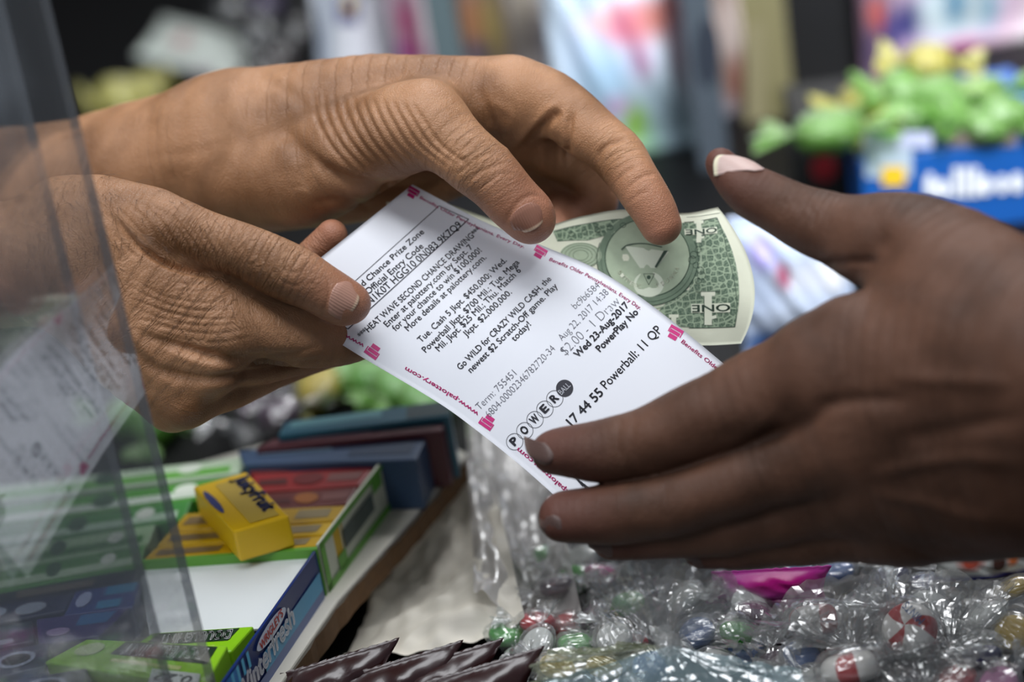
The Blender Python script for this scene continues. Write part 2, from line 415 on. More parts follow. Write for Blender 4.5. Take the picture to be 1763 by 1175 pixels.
def nail(hand, px, py, d, axis, nor, hw, hl, mat, parent, lift=0.0, label=None, tap=.22):
    """plate lying on the fingertip: axis and nor given along the camera's right / up / towards-us directions"""
    B = np.array([cR, cU, -cF]); a = nrm(np.asarray(axis, float) @ B); n0 = np.asarray(nor, float) @ B
    n0 = nrm(n0 - a * (n0 @ a)); s = np.cross(a, n0); k = 1 / FPX
    c = P(px, py, .8); rd = nrm(ray(px, py))
    for _ in range(60): c = c + rd * float(np.clip(hand.field(tuple(c[:, None]))[0], -.002, .03)) * .9
    us = np.linspace(-1, 1, 25); vs_ = np.linspace(-1, 1, 25); X = []
    for v in vs_:
        for u in us:
            # rounded plate: narrower cuticle end, softly curved free edge
            hwv = hw * (0.80 + 0.20 * math.sqrt(max(0, 1 - max(0, -v - 0.1) ** 2))) * (1 - tap * max(0, v) ** 2)
            vv = v if v < 0 else v
            q = v * hl * (1 - 0.38 * u * u) if v > 0 else v * hl * (1 - 0.30 * u * u)
            X.append(c + a * q * k + s * u * hwv * k + n0 * 0.014)
    X = np.array(X); p = X.copy(); live = np.ones(len(p), bool)
    for _ in range(40):
        dd = hand.field(tuple(p.T)); p = p - n0 * np.clip(dd, -0.002, 0.003)[:, None] * 0.9
    U_, V_ = np.meshgrid(us, vs_); U_ = U_.ravel(); V_ = V_.ravel()
    # keep the plate from folding round the tip: fit height with a smooth quadratic
    hgt = (p - X) @ n0; A = np.stack([np.ones_like(U_), U_, V_, U_ * U_, V_ * V_, U_ * V_], 1)
    hit = (np.abs(hand.field(tuple(p.T))) < 0.0004) & (hgt > hgt[len(hgt) // 2] - 0.006)
    wgt = np.exp(-((U_ / 0.9) ** 2 + (V_ / 0.9) ** 2)) * hit; co = np.linalg.lstsq(A * wgt[:, None], hgt * wgt, rcond=None)[0]
    fit = A @ co; hgt = fit + 0.0005 + lift - 0.0007 * (np.abs(U_) ** 4) - 0.0008 * np.clip(-V_ - 0.6, 0, 1)
    top = X + n0 * hgt[:, None]; bot = top - n0 * 0.0005; n = 25
    Vx = np.vstack([top, bot]); fs = []
    for j in range(n - 1):
        for i in range(n - 1):
            q0 = j * n + i; fs.append((q0, q0 + 1, q0 + n + 1, q0 + n)); q1 = q0 + n * n; fs.append((q1 + n, q1 + n + 1, q1 + 1, q1))
    rim = [i for i in range(n)] + [j * n + n - 1 for j in range(1, n)] + [(n - 1) * n + i for i in range(n - 2, -1, -1)] + [j * n for j in range(n - 2, 0, -1)]
    for i in range(len(rim)):
        a0, b0 = rim[i], rim[(i + 1) % len(rim)]; fs.append((b0, a0, a0 + n * n, b0 + n * n))
    o = mesh('fingernail', Vx, fs, mat, parent, smooth=True, label=label)
    uvl = o.data.uv_layers.new(name='UVMap')
    uvs = np.stack([np.tile((U_ + 1) / 2, 2), np.tile((V_ + 1) / 2, 2)], 1)
    for l in o.data.loops: uvl.data[l.index].uv = uvs[l.vertex_index]
    return o

# ---- the clerk: two arms reaching in from the left
clerk = empty('person', P(-250, 450, 1.06), 'clerk with tanned wrinkled hands holding out the white ticket and the dollar bill', 'person')
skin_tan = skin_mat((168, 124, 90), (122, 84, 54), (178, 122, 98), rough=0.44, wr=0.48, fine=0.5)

handA = Hand(
    palm=[
        [(-420, 470, 40, 122), (-150, 468, 25, 116), (60, 452, 12, 108), (150, 440, 6, 103)],
        [(120, 400, 6, 74), (210, 420, 0, 74), (320, 500, -6, 62), (408, 575, -8, 52)],
        [(130, 440, 8, 74), (240, 530, 0, 70), (370, 632, -4, 50)],
        [(130, 470, 12, 76), (230, 590, 6, 66), (325, 682, 6, 48)],
        [(130, 500, 20, 74), (220, 620, 18, 62), (296, 702, 16, 39)],
        [(110, 375, 8, 68), (190, 362, 0, 52), (260, 378, -8, 50)],
        [(260, 430, 14, 50), (380, 530, 16, 44), (430, 560, 22, 36)],
        [(340, 478, 2, 32), (430, 518, -2, 35), (520, 552, 2, 31), (570, 572, 8, 26)],
    ],
    fingers=[
        [(170, 352, 0, 42), (270, 378, -10, 50), (350, 408, -14, 48), (420, 432, -16, 46), (482, 462, -16, 51), (540, 492, -15, 46), (584, 517, -13, 43), (600, 522, -12, 38)],
        [(380, 560, -6, 46), (440, 572, -6, 51), (530, 589, 4, 46), (606, 588, 18, 37), (655, 560, 34, 30), (640, 500, 46, 27)],
        [(360, 625, 2, 44), (450, 622, 14, 40), (550, 604, 32, 34), (640, 570, 50, 30), (650, 520, 58, 27)],
        [(320, 688, 8, 44), (400, 665, 20, 40), (480, 630, 36, 36), (570, 600, 52, 32), (640, 570, 66, 28)],
        [(292, 702, 16, 37), (380, 672, 34, 34), (460, 640, 54, 31), (540, 600, 70, 28)],
        [(470, 520, 46, 30), (520, 460, 40, 29), (548, 430, 34, 28), (572, 404, 30, 27)],
    ], kp=0.012, kf=0.0022, kj=0.006)

foldsA = [
    # the deep fold between thumb and index knuckle
    ([(196, 372), (222, 405), (248, 432), (285, 455), (330, 468), (376, 472)], 2.6, 4.2), ([(240, 425), (285, 452), (335, 466), (380, 478)], 2.0, 6),
    ([(205, 360), (228, 385), (262, 425)], .6, 3), ([(188, 392), (215, 425), (240, 448)], .6, 3),
    ([(215, 345), (245, 372), (272, 412), (292, 445)], .55, 2.5), ([(240, 348), (272, 375), (300, 418), (318, 452)], .7, 2.6),
    ([(262, 352), (292, 378), (322, 420), (340, 460)], .6, 2.6), ([(285, 362), (315, 392), (340, 430), (356, 464)], .75, 2.8),
    ([(310, 372), (335, 402), (356, 438), (368, 470)], .6, 2.5), ([(335, 385), (356, 415), (374, 448), (384, 478)], .55, 2.5),
    ([(360, 396), (378, 425), (392, 458), (398, 488)], .5, 2.4), ([(385, 402), (402, 435), (412, 468), (416, 498)], .5, 2.4),
    ([(410, 405), (424, 440), (432, 475), (434, 508)], .45, 2.3),
    # rings over the thumb's middle joint
    ([(444, 408), (440, 430), (446, 460), (456, 490)], .5, 2.2), ([(456, 410), (452, 435), (458, 462), (468, 492)], .6, 2.2),
    ([(470, 412), (464, 432), (466, 458), (476, 482)], .6, 2.2), ([(487, 424), (482, 438), (484, 456), (492, 470)], .5, 2),
    ([(500, 430), (508, 442), (508, 458), (500, 470)], .45, 2), ([(478, 476), (492, 488), (512, 492), (530, 480)], .4, 2),
    ([(486, 462), (498, 470), (516, 466), (526, 452)], .35, 1.8),
    ([(520, 500), (534, 488), (546, 494)], .3, 2),
    # flowing lines over the back of the hand
    ([(215, 470), (270, 505), (330, 520), (392, 522)], .4, 2.4), ([(215, 490), (280, 522), (340, 535), (402, 534)], .5, 2.4),
    ([(220, 512), (290, 538), (350, 550), (412, 548)], .6, 2.6), ([(228, 532), (300, 555), (362, 562), (424, 556)], .4, 2.2),
    ([(240, 550), (312, 570), (372, 575), (430, 566)], .4, 2.2), ([(250, 566), (320, 586), (380, 590), (440, 578)], .4, 2.2),
    ([(300, 500), (340, 502), (385, 500)], .35, 2), ([(290, 484), (330, 490), (372, 488)], .35, 2),
    ([(352, 508), (356, 530), (352, 552)], .25, 1.8), ([(370, 506), (374, 528), (372, 550)], .25, 1.8), ([(388, 508), (392, 530), (390, 550)], .25, 1.8),
    # hollows between the tendons and the tendons themselves
    ([(250, 580), (320, 600), (390, 622), (450, 622), (520, 612)], 3.4, 11), ([(230, 610), (280, 640), (350, 655), (430, 645), (500, 628)], 2.6, 10),
    ([(215, 560), (250, 600), (280, 640), (310, 680)], -1.1, 9), ([(290, 600), (340, 622), (400, 628)], -1.2, 10), ([(240, 560), (310, 590), (370, 600)], -.7, 7),
    ([(190, 560), (230, 640), (260, 690)], 1.6, 12), ([(360, 660), (420, 650), (500, 630), (560, 616)], 1.0, 5),
    ([(440, 600), (480, 612), (520, 606), (560, 590)], .5, 4), ([(480, 575), (500, 595), (502, 612)], .35, 2.2), ([(500, 572), (522, 592), (524, 610)], .35, 2.2),
    ([(520, 572), (542, 590), (546, 606)], .35, 2.2), ([(462, 580), (478, 600), (478, 616)], .3, 2.2),
    ([(556, 476), (566, 486), (566, 510), (556, 545), (575, 556), (602, 550)], .5, 2.6),
]
for k in range(16):
    y = 480 + k * 8; foldsA.append(([(212 + k * 2, y - 18), (250 + k, y + 6), (300, y + 16 + (k % 3) * 3)], .2, 1.6))
for k in range(10):
    foldsA.append(([(195 + k * 9, 330 + k * 3), (215 + k * 10, 352 + k * 3), (228 + k * 11, 378 + k * 4)], .28, 1.8))
def wrA(p): 
    x, y = p[:, 0], p[:, 1]
    g = lambda cx, cy, sx, sy: np.exp(-((x - cx) / sx) ** 2 - ((y - cy) / sy) ** 2)
    return np.clip(0.35 + 0.9 * g(480, 445, 60, 60) + 0.8 * g(330, 420, 90, 60) + 0.8 * g(330, 540, 130, 60) - 0.9 * g(600, 520, 45, 60), 0, 1.2)
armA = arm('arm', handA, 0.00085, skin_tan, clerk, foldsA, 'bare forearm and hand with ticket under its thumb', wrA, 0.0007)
nmA = nail_mat((184, 140, 122), (206, 176, 150), 0.25)
nail(handA, 594, 512, 0.975, (.90, -.42, -0.05), (.10, .35, .93), 33, 24, nmA, armA, label='ridged thumbnail')

handB = Hand(
    palm=[
        [(-420, 350, 160, 125), (-150, 345, 145, 120), (100, 318, 118, 108), (280, 276, 98, 112), (400, 258, 82, 124)],
        [(400, 240, 82, 112), (520, 215, 68, 108), (640, 182, 56, 88), (780, 170, 48, 74), (880, 168, 40, 66)],
        [(430, 300, 70, 90), (520, 300, 52, 92), (600, 268, 36, 84), (690, 225, 18, 74), (735, 205, 10, 66)],
        [(430, 320, 96, 80), (560, 320, 88, 70), (700, 306, 80, 62), (820, 262, 74, 60), (900, 215, 62, 56)],
        [(740, 190, 30, 52), (830, 200, 50, 46), (900, 190, 46, 46)],
    ],
    fingers=[
        [(690, 220, 16, 62), (742, 225, 6, 62), (800, 268, -2, 56), (845, 305, -4, 53), (882, 345, -4, 50), (906, 368, -3, 47), (914, 376, -2, 44)],
        [(880, 165, 40, 58), (945, 175, 34, 54), (1008, 222, 26, 50), (1060, 264, 20, 47), (1094, 312, 12, 43), (1122, 356, 9, 40), (1137, 388, 9, 36)],
        [(880, 200, 58, 52), (950, 250, 60, 48), (1010, 298, 62, 44), (1026, 345, 62, 38), (990, 385, 60, 33)],
        [(860, 240, 74, 50), (920, 290, 76, 46), (968, 345, 70, 42), (960, 400, 56, 36)],
        [(820, 270, 84, 44), (870, 320, 84, 40), (900, 365, 78, 36), (900, 400, 66, 32)],
    ], kp=0.014, kf=0.002, kj=0.010)
foldsB = []
for k in range(11):     # fan of folds over the ball of the thumb
    x = 530 + k * 17
    foldsB.append(([(x + 10, 158 + k * 2), (x + 14 + k, 200), (x + 38 + k * 2, 250), (x + 78 + k * 3, 296 - k * 1)], 1.25 - 0.02 * k, 4.4))
foldsB += [
    ([(520, 250), (560, 292), (620, 318), (690, 325), (760, 312)], 3.0, 12), ([(540, 350), (590, 345), (640, 360)], 1.4, 8),
    ([(470, 210), (500, 240), (520, 280), (522, 330)], 2.4, 16), ([(868, 258), (905, 235), (940, 195), (960, 176)], -1.4, 9),
    ([(820, 150), (838, 190), (850, 225)], 1.4, 9), ([(850, 175), (880, 200), (868, 240)], -.8, 8), ([(902, 250), (940, 210), (965, 190)], 2.8, 9),
    ([(984, 190), (978, 230), (974, 290)], 2.2, 6), ([(1030, 282), (1034, 262), (1052, 248), (1078, 242)], 1.3, 4.5), ([(1040, 296), (1046, 276), (1066, 262), (1092, 258)], .6, 3),
    ([(1078, 330), (1090, 316), (1112, 302), (1130, 300)], .7, 3), ([(1060, 318), (1072, 300), (1098, 284)], .5, 3), ([(1084, 350), (1098, 336), (1120, 328)], .4, 3),
    ([(930, 240), (936, 265), (932, 300)], -1.6, 12), ([(960, 230), (962, 270), (958, 300)], 1.0, 6),
    ([(782, 300), (800, 292), (822, 272), (850, 262)], .6, 3.5), ([(796, 318), (820, 300), (846, 288), (872, 280)], .6, 3.5),
    ([(812, 335), (836, 318), (862, 300), (890, 300)], .5, 3.5), ([(790, 282), (806, 270), (826, 258)], .5, 3), ([(770, 285), (786, 262), (812, 244)], .45, 3),
    ([(868, 396), (876, 372), (896, 346), (922, 336), (946, 352)], .6, 4),
    ([(250, 270), (330, 262), (420, 240)], .4, 12), ([(440, 130), (500, 160), (540, 200)], 1.2, 12),
]
def wrB(p):
    x, y = p[:, 0], p[:, 1]
    g = lambda cx, cy, sx, sy: np.exp(-((x - cx) / sx) ** 2 - ((y - cy) / sy) ** 2)
    return np.clip(0.25 + 0.8 * g(810, 290, 60, 60) + 0.4 * g(1065, 270, 40, 50) - .6 * g(912, 375, 40, 50) - .5 * g(1140, 385, 40, 50), 0, 1.1)
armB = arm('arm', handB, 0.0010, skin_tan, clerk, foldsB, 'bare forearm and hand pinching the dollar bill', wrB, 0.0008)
nmB = nail_mat((150, 106, 88), (206, 176, 150), 0.25)
nail(handB, 911, 374, 0.962, (.47, -.88, .05), (.0, .25, .95), 32, 22, nmB, armB, label='thumbnail with pale rim')

# fine dark hairs on the nearer forearm and hand
def hairs():
    vs, fs = [], []
    pr = proj(handA.V); N_ = handA.normals(handA.V[::37]); Vs = handA.V[::37]; pr = pr[::37]
    ok = np.where(((N_ @ cF) < 0.1) & (pr[:, 0] > -60) & (pr[:, 0] < 400) & (pr[:, 1] < 640))[0]
    for i in rng.choice(ok, min(900, len(ok)), replace=False):
        x, y = pr[i]; pr_ok = 1.0 if x < 210 else 0.35 if y < 420 else 0.12
        if rng.random() > pr_ok: continue
        n_ = N_[i]; t = nrm(cR * rng.normal(.35, .3) - cU * rng.normal(.9, .25)); t = nrm(t - n_ * (t @ n_) + n_ * rng.uniform(.1, .35))
        L_ = rng.uniform(.004, .010); p = Vs[i]; side = nrm(np.cross(n_, t)) * 0.00008; q = [p, p + t * L_ * .5, p + t * L_ - n_ * L_ * .2]
        k = len(vs); 
        for j, pt in enumerate(q):
            wd = 1 - j * .42
            vs.extend([pt - side * wd, pt + side * wd, pt + n_ * 0.00008 * wd])
        for j in range(2):
            a = k + 3 * j
            fs.extend([(a, a + 3, a + 4, a + 1), (a + 1, a + 4, a + 5, a + 2), (a + 2, a + 5, a + 3, a)])
    mesh('arm_hair', vs, fs, plain((40, 28, 20), 0.5), armA, kind='stuff')
hairs()

# ---- the customer: one dark hand reaching in from the right
cust = empty('person', P(2050, 680, .80), 'customer with a dark brown hand reaching for the ticket, long pale thumbnail', 'person')
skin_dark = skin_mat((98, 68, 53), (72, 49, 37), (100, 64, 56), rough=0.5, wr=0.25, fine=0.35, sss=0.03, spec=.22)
handC = Hand(
    palm=[
        [(2300, 640, -190, 165), (2000, 620, -165, 165), (1760, 590, -130, 150), (1640, 520, -105, 120)],
        [(1800, 640, -140, 160), (1640, 620, -118, 130), (1500, 620, -100, 106), (1430, 640, -92, 92)],
        [(1800, 700, -130, 160), (1640, 700, -112, 125), (1500, 730, -98, 98)],
        [(1800, 770, -120, 165), (1640, 800, -100, 132), (1520, 820, -86, 98)],
        [(1800, 800, -105, 155), (1680, 850, -84, 118), (1560, 882, -72, 88)],
        [(1700, 520, -112, 130), (1600, 440, -88, 96), (1520, 420, -74, 76)],
    ],
    fingers=[
        [(1620, 470, -90, 90), (1540, 420, -74, 76), (1460, 400, -64, 64), (1390, 378, -56, 56), (1330, 350, -50, 50), (1278, 318, -46, 42), (1250, 292, -44, 31), (1243, 282, -44, 27)],
        [(1460, 610, -92, 92), (1340, 668, -80, 84), (1225, 715, -70, 70), (1120, 757, -60, 61), (1030, 778, -52, 52), (962, 780, -46, 42), (950, 782, -45, 36)],
        [(1500, 740, -92, 90), (1380, 790, -80, 76), (1270, 832, -70, 63), (1160, 868, -62, 57), (1060, 886, -56, 52), (984, 888, -50, 46), (970, 890, -50, 42)],
        [(1500, 830, -80, 82), (1380, 872, -66, 64), (1270, 900, -56, 52), (1160, 918, -48, 44), (1080, 926, -42, 37), (1052, 930, -41, 33)],
        [(1560, 880, -70, 82), (1440, 912, -60, 60), (1340, 932, -52, 46), (1260, 944, -44, 37), (1206, 950, -40, 29)],
    ], kp=0.016, kf=0.003, kj=0.012)
foldsC = [
    ([(1440, 690), (1380, 735), (1290, 760)], 1.4, 14), ([(1560, 690), (1480, 690), (1400, 700)], 1.6, 14), ([(1763, 720), (1640, 740), (1540, 760)], 1.4, 16),
    ([(1480, 480), (1500, 440), (1530, 400)], 1.8, 16), ([(1400, 460), (1460, 452), (1510, 450)], 1.5, 8), ([(1740, 660), (1640, 655), (1540, 650)], -1.2, 14),
    ([(1763, 800), (1640, 790), (1500, 820)], -1.4, 14), ([(1700, 900), (1600, 870), (1500, 850)], -1.0, 12),
    ([(1380, 345), (1400, 365), (1398, 395)], .7, 5), ([(1362, 340), (1380, 362), (1376, 388)], .6, 5), ([(1346, 340), (1356, 356)], .5, 5),
    ([(1070, 720), (1062, 760), (1072, 800)], .7, 7), ([(1096, 712), (1088, 760), (1096, 800)], .6, 6),
    ([(1150, 830), (1142, 870), (1150, 910)], .6, 7), ([(1340, 700), (1300, 740), (1240, 775)], -1.0, 14),
]
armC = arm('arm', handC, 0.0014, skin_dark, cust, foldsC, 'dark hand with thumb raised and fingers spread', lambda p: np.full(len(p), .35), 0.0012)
nmC = nail_mat((196, 168, 160), (226, 220, 190), 0.35, .90)
nmD = nail_mat((92, 70, 64), (104, 84, 76), 0.4)
nail(handC, 1274, 281, 0.952, (-.84, .54, .0), (.50, .76, .40), 15, 38, nmC, armC, lift=.0008, tap=.4, label='long pale thumbnail')
nail(handC, 932, 784, 0.945, (-.85, -.3, .1), (-.45, -.45, .75), 17, 18, nmD, armC)
nail(handC, 953, 907, 0.940, (-.80, -.45, .1), (-.40, -.45, .8), 17, 18, nmD, armC)
nail(handC, 1040, 948, 0.95, (-.8, -.3, .1), (-.35, -.6, .7), 15, 19, nmD, armC)
nail(handC, 1194, 968, 0.955, (-.9, -.2, .1), (-.3, -.6, .7), 13, 17, nmD, armC)

# ------------------------------------------------------------------ lottery ticket and banknote
class Sheet:
    """a bent sheet S(u, v); find(px, py) gives the (u, v) under a spot of the photograph"""
    def __init__(self, fn, nu=60, nv=120):
        self.fn = fn; us = np.linspace(0, 1, nu); vs = np.linspace(0, 1, nv)
        self.uv = np.array([(u, v) for v in vs for u in us]); self.pts = fn(self.uv); self.px = proj(self.pts); self.nu, self.nv = nu, nv
    def find(self, px, py):
        q = np.array([px, py], float); x = self.uv[np.argmin(((self.px - q) ** 2).sum(1))].copy()
        for _ in range(6):
            f0 = proj(self.fn(x[None]))[0]; e = 1e-3
            J = np.stack([(proj(self.fn((x + [e, 0])[None]))[0] - f0) / e, (proj(self.fn((x + [0, e])[None]))[0] - f0) / e], 1)
            x = x + np.linalg.lstsq(J, q - f0, rcond=None)[0]
        return x
    def normal(self, uv):
        uv = np.atleast_2d(uv); e = 2e-3
        n_ = np.cross(self.fn(uv + [e, 0]) - self.fn(uv), self.fn(uv + [0, e]) - self.fn(uv)); n_ /= np.linalg.norm(n_, axis=1, keepdims=True)
        return np.where((n_ @ cF)[:, None] > 0, -n_, n_)
    def body(self, name, mat, parent, thick, nu=40, nv=90):
        us = np.linspace(0, 1, nu); vs = np.linspace(0, 1, nv); uv = np.array([(u, v) for v in vs for u in us])
        p = self.fn(uv); fs = [(j * nu + i, j * nu + i + 1, (j + 1) * nu + i + 1, (j + 1) * nu + i) for j in range(nv - 1) for i in range(nu - 1)]
        n_ = self.normal(uv); q = p - n_ * thick; k = len(p)
        fs += [(d + k, c + k, b + k, a + k) for a, b, c, d in fs]
        rim = [i for i in range(nu)] + [j * nu + nu - 1 for j in range(1, nv)] + [(nv - 1) * nu + i for i in range(nu - 2, -1, -1)] + [j * nu for j in range(nv - 2, 0, -1)]
        fs += [(rim[i], rim[(i + 1) % len(rim)], rim[(i + 1) % len(rim)] + k, rim[i] + k) for i in range(len(rim))]
        o = mesh(name, np.vstack([p, q]), fs, mat, parent, smooth=True)
        ul = o.data.uv_layers.new(name='UVMap'); UV = np.vstack([uv, uv])
        for l in o.data.loops: ul.data[l.index].uv = UV[l.vertex_index]
        return o
    def text(self, txt, a, b, cap, bold=0.0, off=0.00022, squash=1.0):
        """letters from photo spot a to spot b along the sheet; cap = capital height in px at 1 m"""
        v, f, W = text_geo(txt, bold); A, B = self.find(*a), self.find(*b)
        t = (v[:, 0] / W)[:, None]; uv = A + (B - A) * t; p = self.fn(uv); n_ = self.normal(uv)
        d = self.fn(B[None])[0] - self.fn(A[None])[0]; up = np.cross(n_, nrm(d)); up /= np.linalg.norm(up, axis=1, keepdims=True)
        return list(p + up * (v[:, 1:2] * cap / FPX) + n_ * off), f
    def line(self, pts, wpx, off=0.0002, n=6, straight=False):
        if straight and len(pts) > 2: return join([self.line(pts[i:i + 2], wpx, off) for i in range(len(pts) - 1)])
        uv = catmull([(*self.find(*q), 0) for q in pts], n)[:, :2] if len(pts) > 2 else np.linspace(self.find(*pts[0]), self.find(*pts[1]), 24)
        return strip(self.fn(uv), wpx / FPX, self.normal(uv), off)
    def disc(self, c, r, off=0.0002, n=28, ring=None, ry=None, a0=0, a1=360):
        ry = ry or r; an = np.radians(np.linspace(a0, a1, n + 1)); pts = [(c[0] + r * math.cos(a), c[1] + ry * math.sin(a)) for a in an]
        uv = np.array([self.find(*q) for q in pts]); p = self.fn(uv); n_ = self.normal(uv)
        if ring: return strip(p, ring / FPX, n_, off)
        cc = self.find(*c); m0 = self.fn(cc[None])[0] + self.normal(cc)[0] * off
        return [m0] + list(p + n_ * off), [(0, i + 1, i + 2) for i in range(n)]
    def poly(self, pts, off=0.00018, n=10):
        """filled four-cornered patch following the sheet"""
        c = np.array([self.find(*q) for q in pts]); V, Fc = [], []
        for j in range(n + 1):
            for i in range(n + 1):
                s, t = i / n, j / n; V.append((c[0] * (1 - s) + c[1] * s) * (1 - t) + (c[3] * (1 - s) + c[2] * s) * t)
        V = np.array(V); p = self.fn(V) + self.normal(V) * off
        for j in range(n):
            for i in range(n): a = j * (n + 1) + i; Fc.append((a, a + 1, a + n + 2, a + n + 1))
        return list(p), Fc

tk = [0, 153, 334, 409, 519, 660]
Lp = [(465, 513, 1.000), (600, 601, 1.0), (758, 696, .998), (820, 741, .996), (909, 813, .992), (1010, 905, .985)]
Rp = [(710, 318, 1.038), (838, 384, 1.031), (1003, 452, 1.017), (1066, 487, 1.011), (1152, 549, 1.004), (1262, 640, .996)]
Lw = np.array([P(*q) for q in Lp]); Rw = np.array([P(*q) for q in Rp]); tk = np.array(tk) / 660
def _spl(K, t):
    t = np.clip(t, -0.05, 1.05); m_ = len(K); 
    d = np.zeros_like(K)
    for i in range(m_):
        a, b = max(i - 1, 0), min(i + 1, m_ - 1); d[i] = (K[b] - K[a]) / (tk[b] - tk[a])
    i = np.clip(np.searchsorted(tk, t, side='right') - 1, 0, m_ - 2); h_ = tk[i + 1] - tk[i]; x = (t - tk[i]) / h_
    h00 = 2 * x ** 3 - 3 * x ** 2 + 1; h10 = x ** 3 - 2 * x ** 2 + x; h01 = -2 * x ** 3 + 3 * x ** 2; h11 = x ** 3 - x ** 2
    return h00[:, None] * K[i] + (h10 * h_)[:, None] * d[i] + h01[:, None] * K[i + 1] + (h11 * h_)[:, None] * d[i + 1]
def ticket_fn(uv):
    u, v = uv[:, 0], uv[:, 1]; return _spl(Lw, v) * (1 - u)[:, None] + _spl(Rw, v) * u[:, None]
T = Sheet(ticket_fn)
mt_paper, _nt, _b = new_mat('ticket_paper'); _b.inputs['Base Color'].default_value = (0.84, 0.86, 0.92, 1); _b.inputs['Roughness'].default_value = 0.5
_b.inputs['Specular IOR Level'].default_value = 0.3
ticket = T.body('lottery_ticket', mt_paper, None, 0.00012)
tag(ticket, 'white printed lottery ticket with pink edge lettering held out over the counter', 'ticket')
ink = plain((46, 46, 56), 0.6); ink_grey = plain((96, 96, 106), 0.6); pink_ink = plain((206, 36, 124), 0.5)
TX = [  # text, start of baseline, end of baseline, capital height, boldness
    ('2nd Chance Prize Zone', (613, 505), (731, 401), 11, .012), ('Official Entry Code', (634, 508), (730, 426), 11.5, .012),
    ('CN1K0T HGG10 0N083 9K7Q9', (628, 534), (796, 389), 13.5, .006),
    ('***HEAT WAVE SECOND CHANCE DRAWING***', (622, 584), (829, 397), 11.5, .008), ('Enter at palottery.com by Sept. 7', (667, 564), (815, 427), 11.5, .008),
    ('for your chance to win $100,000!', (681, 571), (830, 433), 11.5, .008), ('More details at palottery.com.', (703, 571), (838, 445), 11.5, .008),
    ('Tue. Cash 5 Jkpt. $450,000; Wed.', (725, 591), (873, 450), 11.5, .008), ('Powerball Jkpt. $700 Mil.; Tue. Mega', (733, 608), (895, 453), 11.5, .008),
    ('Mil. Jkpt. $25 Mil.; Thu. Match 6', (756, 606), (898, 467), 11.5, .008), ('Jkpt. $2,000,000.', (803, 581), (882, 505), 11.5, .008),
    ('Go WILD for CRAZY WILD CA$H, the', (793, 638), (950, 482), 11.5, .012), ('newest $2 Scratch-Off game. Play', (811, 643), (961, 494), 11.5, .012),
    ('today!', (886, 589), (915, 560), 11.5, .010),
    ('Wed 23-Aug-2017', (995, 617), (1084, 527), 12.5, .03), ('PowerPlay No', (1033, 607), (1100, 539), 12.5, .03),
    ('17 44 55', (985, 735), (1040, 678), 16.5, .02), ('Powerball: 11 QP', (1044, 671), (1141, 570), 16.5, .004)]
TG = [('bc9b6584', (991, 533), (1034, 494), 13, -.014), ('Aug 22, 2017 14:38', (968, 588), (1049, 505), 13, -.014),
      ('$2.00 - 1 Draw', (974, 613), (1069, 521), 17.5, -.022), ('Term: 755451', (826, 707), (890, 645), 13, -.014),
      ('6804-00002346782720-34', (843, 720), (957, 602), 13, -.016)]
v, f = join([T.text(*q[:4], bold=q[4]) for q in TX] + [T.line([(756, 355), (615, 481)], 1.1), T.line([(615, 481), (572, 519)], 1.1), T.line([(756, 355), (807, 378)], 1.3),
    T.line([(807, 378), (599, 567)], 1.6), T.line([(599, 567), (560, 543)], 1.4)] + [T.line([(990 + 5 * i, 822 + 4 * i), (1004 + 5 * i, 838 + 3 * i)], 2.5) for i in range(5)])
mesh('printed_text', v, f, ink, ticket, label='dark printed lines and entry code box')
v, f = join([T.text(*q[:4], bold=q[4]) for q in TG]); mesh('printed_text', v, f, ink_grey, ticket, label='thin grey date, price and serial lines')
# POWER BALL emblem
ctr = [(886, 761), (903.5, 742), (921, 723), (938, 705), (955, 687), (972, 669)]
ring_, let_ = [], []
for i, c in enumerate(ctr):
    dx, dy = .69, -.72
    if i < 5:
        ring_.append(T.disc(c, 14.2, ring=0.8, n=36)); s = 6.2 if 'POWER'[i] != 'W' else 7.5
        b_ = (c[0] + 5.5 * .72, c[1] + 5.5 * .69)
        let_.append(T.text('POWER'[i], (b_[0] - dx * s, b_[1] - dy * s), (b_[0] + dx * s, b_[1] + dy * s), 14, bold=.045))
    else:
        let_.append(T.disc(c, 14.8, n=36))
v, f = join(let_ + ring_); mesh('emblem', v, f, ink, ticket, label='row of ringed letters ending in a black ball')
v, f = T.text('BALL', (967, 681), (983, 665), 10, bold=.01, off=.0004); mesh('emblem', v, f, mt_paper, ticket, label='white letters on the black ball')
# pink margins
def keystone(c, s, ang):
    ca, sa = math.cos(ang), math.sin(ang); o = []
    for x0, y0, x1, y1 in ((-1, -.95, 1, -.5), (-.8, -.4, .75, .1), (-.62, .2, .62, .8), (-1, -.5, -.85, .1), (.85, -.5, 1, .1)):
        q = [(x0, y0), (x1, y0), (x1, y1), (x0, y1)]; o.append(T.poly([(c[0] + s * (x * ca - y * sa), c[1] + s * (x * sa + y * ca)) for x, y in q], n=2))
    return o
for c, s, a in (((643, 604), 12.5, 215), ((840, 726), 12.5, 215), ((710, 333), 10, 30), ((929, 436), 11, 30), ((1161, 575), 12.5, 30)):
    v, f = join(keystone(c, s, math.radians(a))); mesh('keystone_mark', v, f, pink_ink, ticket, label='pink keystone mark')
pk = [T.text('www.palottery.com', (628, 594), (502, 520), 7.5, .02), T.text('www.palottery.com', (825, 712), (699, 632), 7.5, .02), T.text('www.palottery.com', (1008, 872), (893, 771), 8, .02),
       T.text('Benefits Older Pennsylvanians. Every Day.', (722, 342), (902, 428), 6, .01), T.text('Benefits Older Pennsylvanians. Every Day.', (945, 449), (1102, 534), 6.5, .01),
       T.text('Benefits Older', (1172, 590), (1238, 641), 7, .012)]
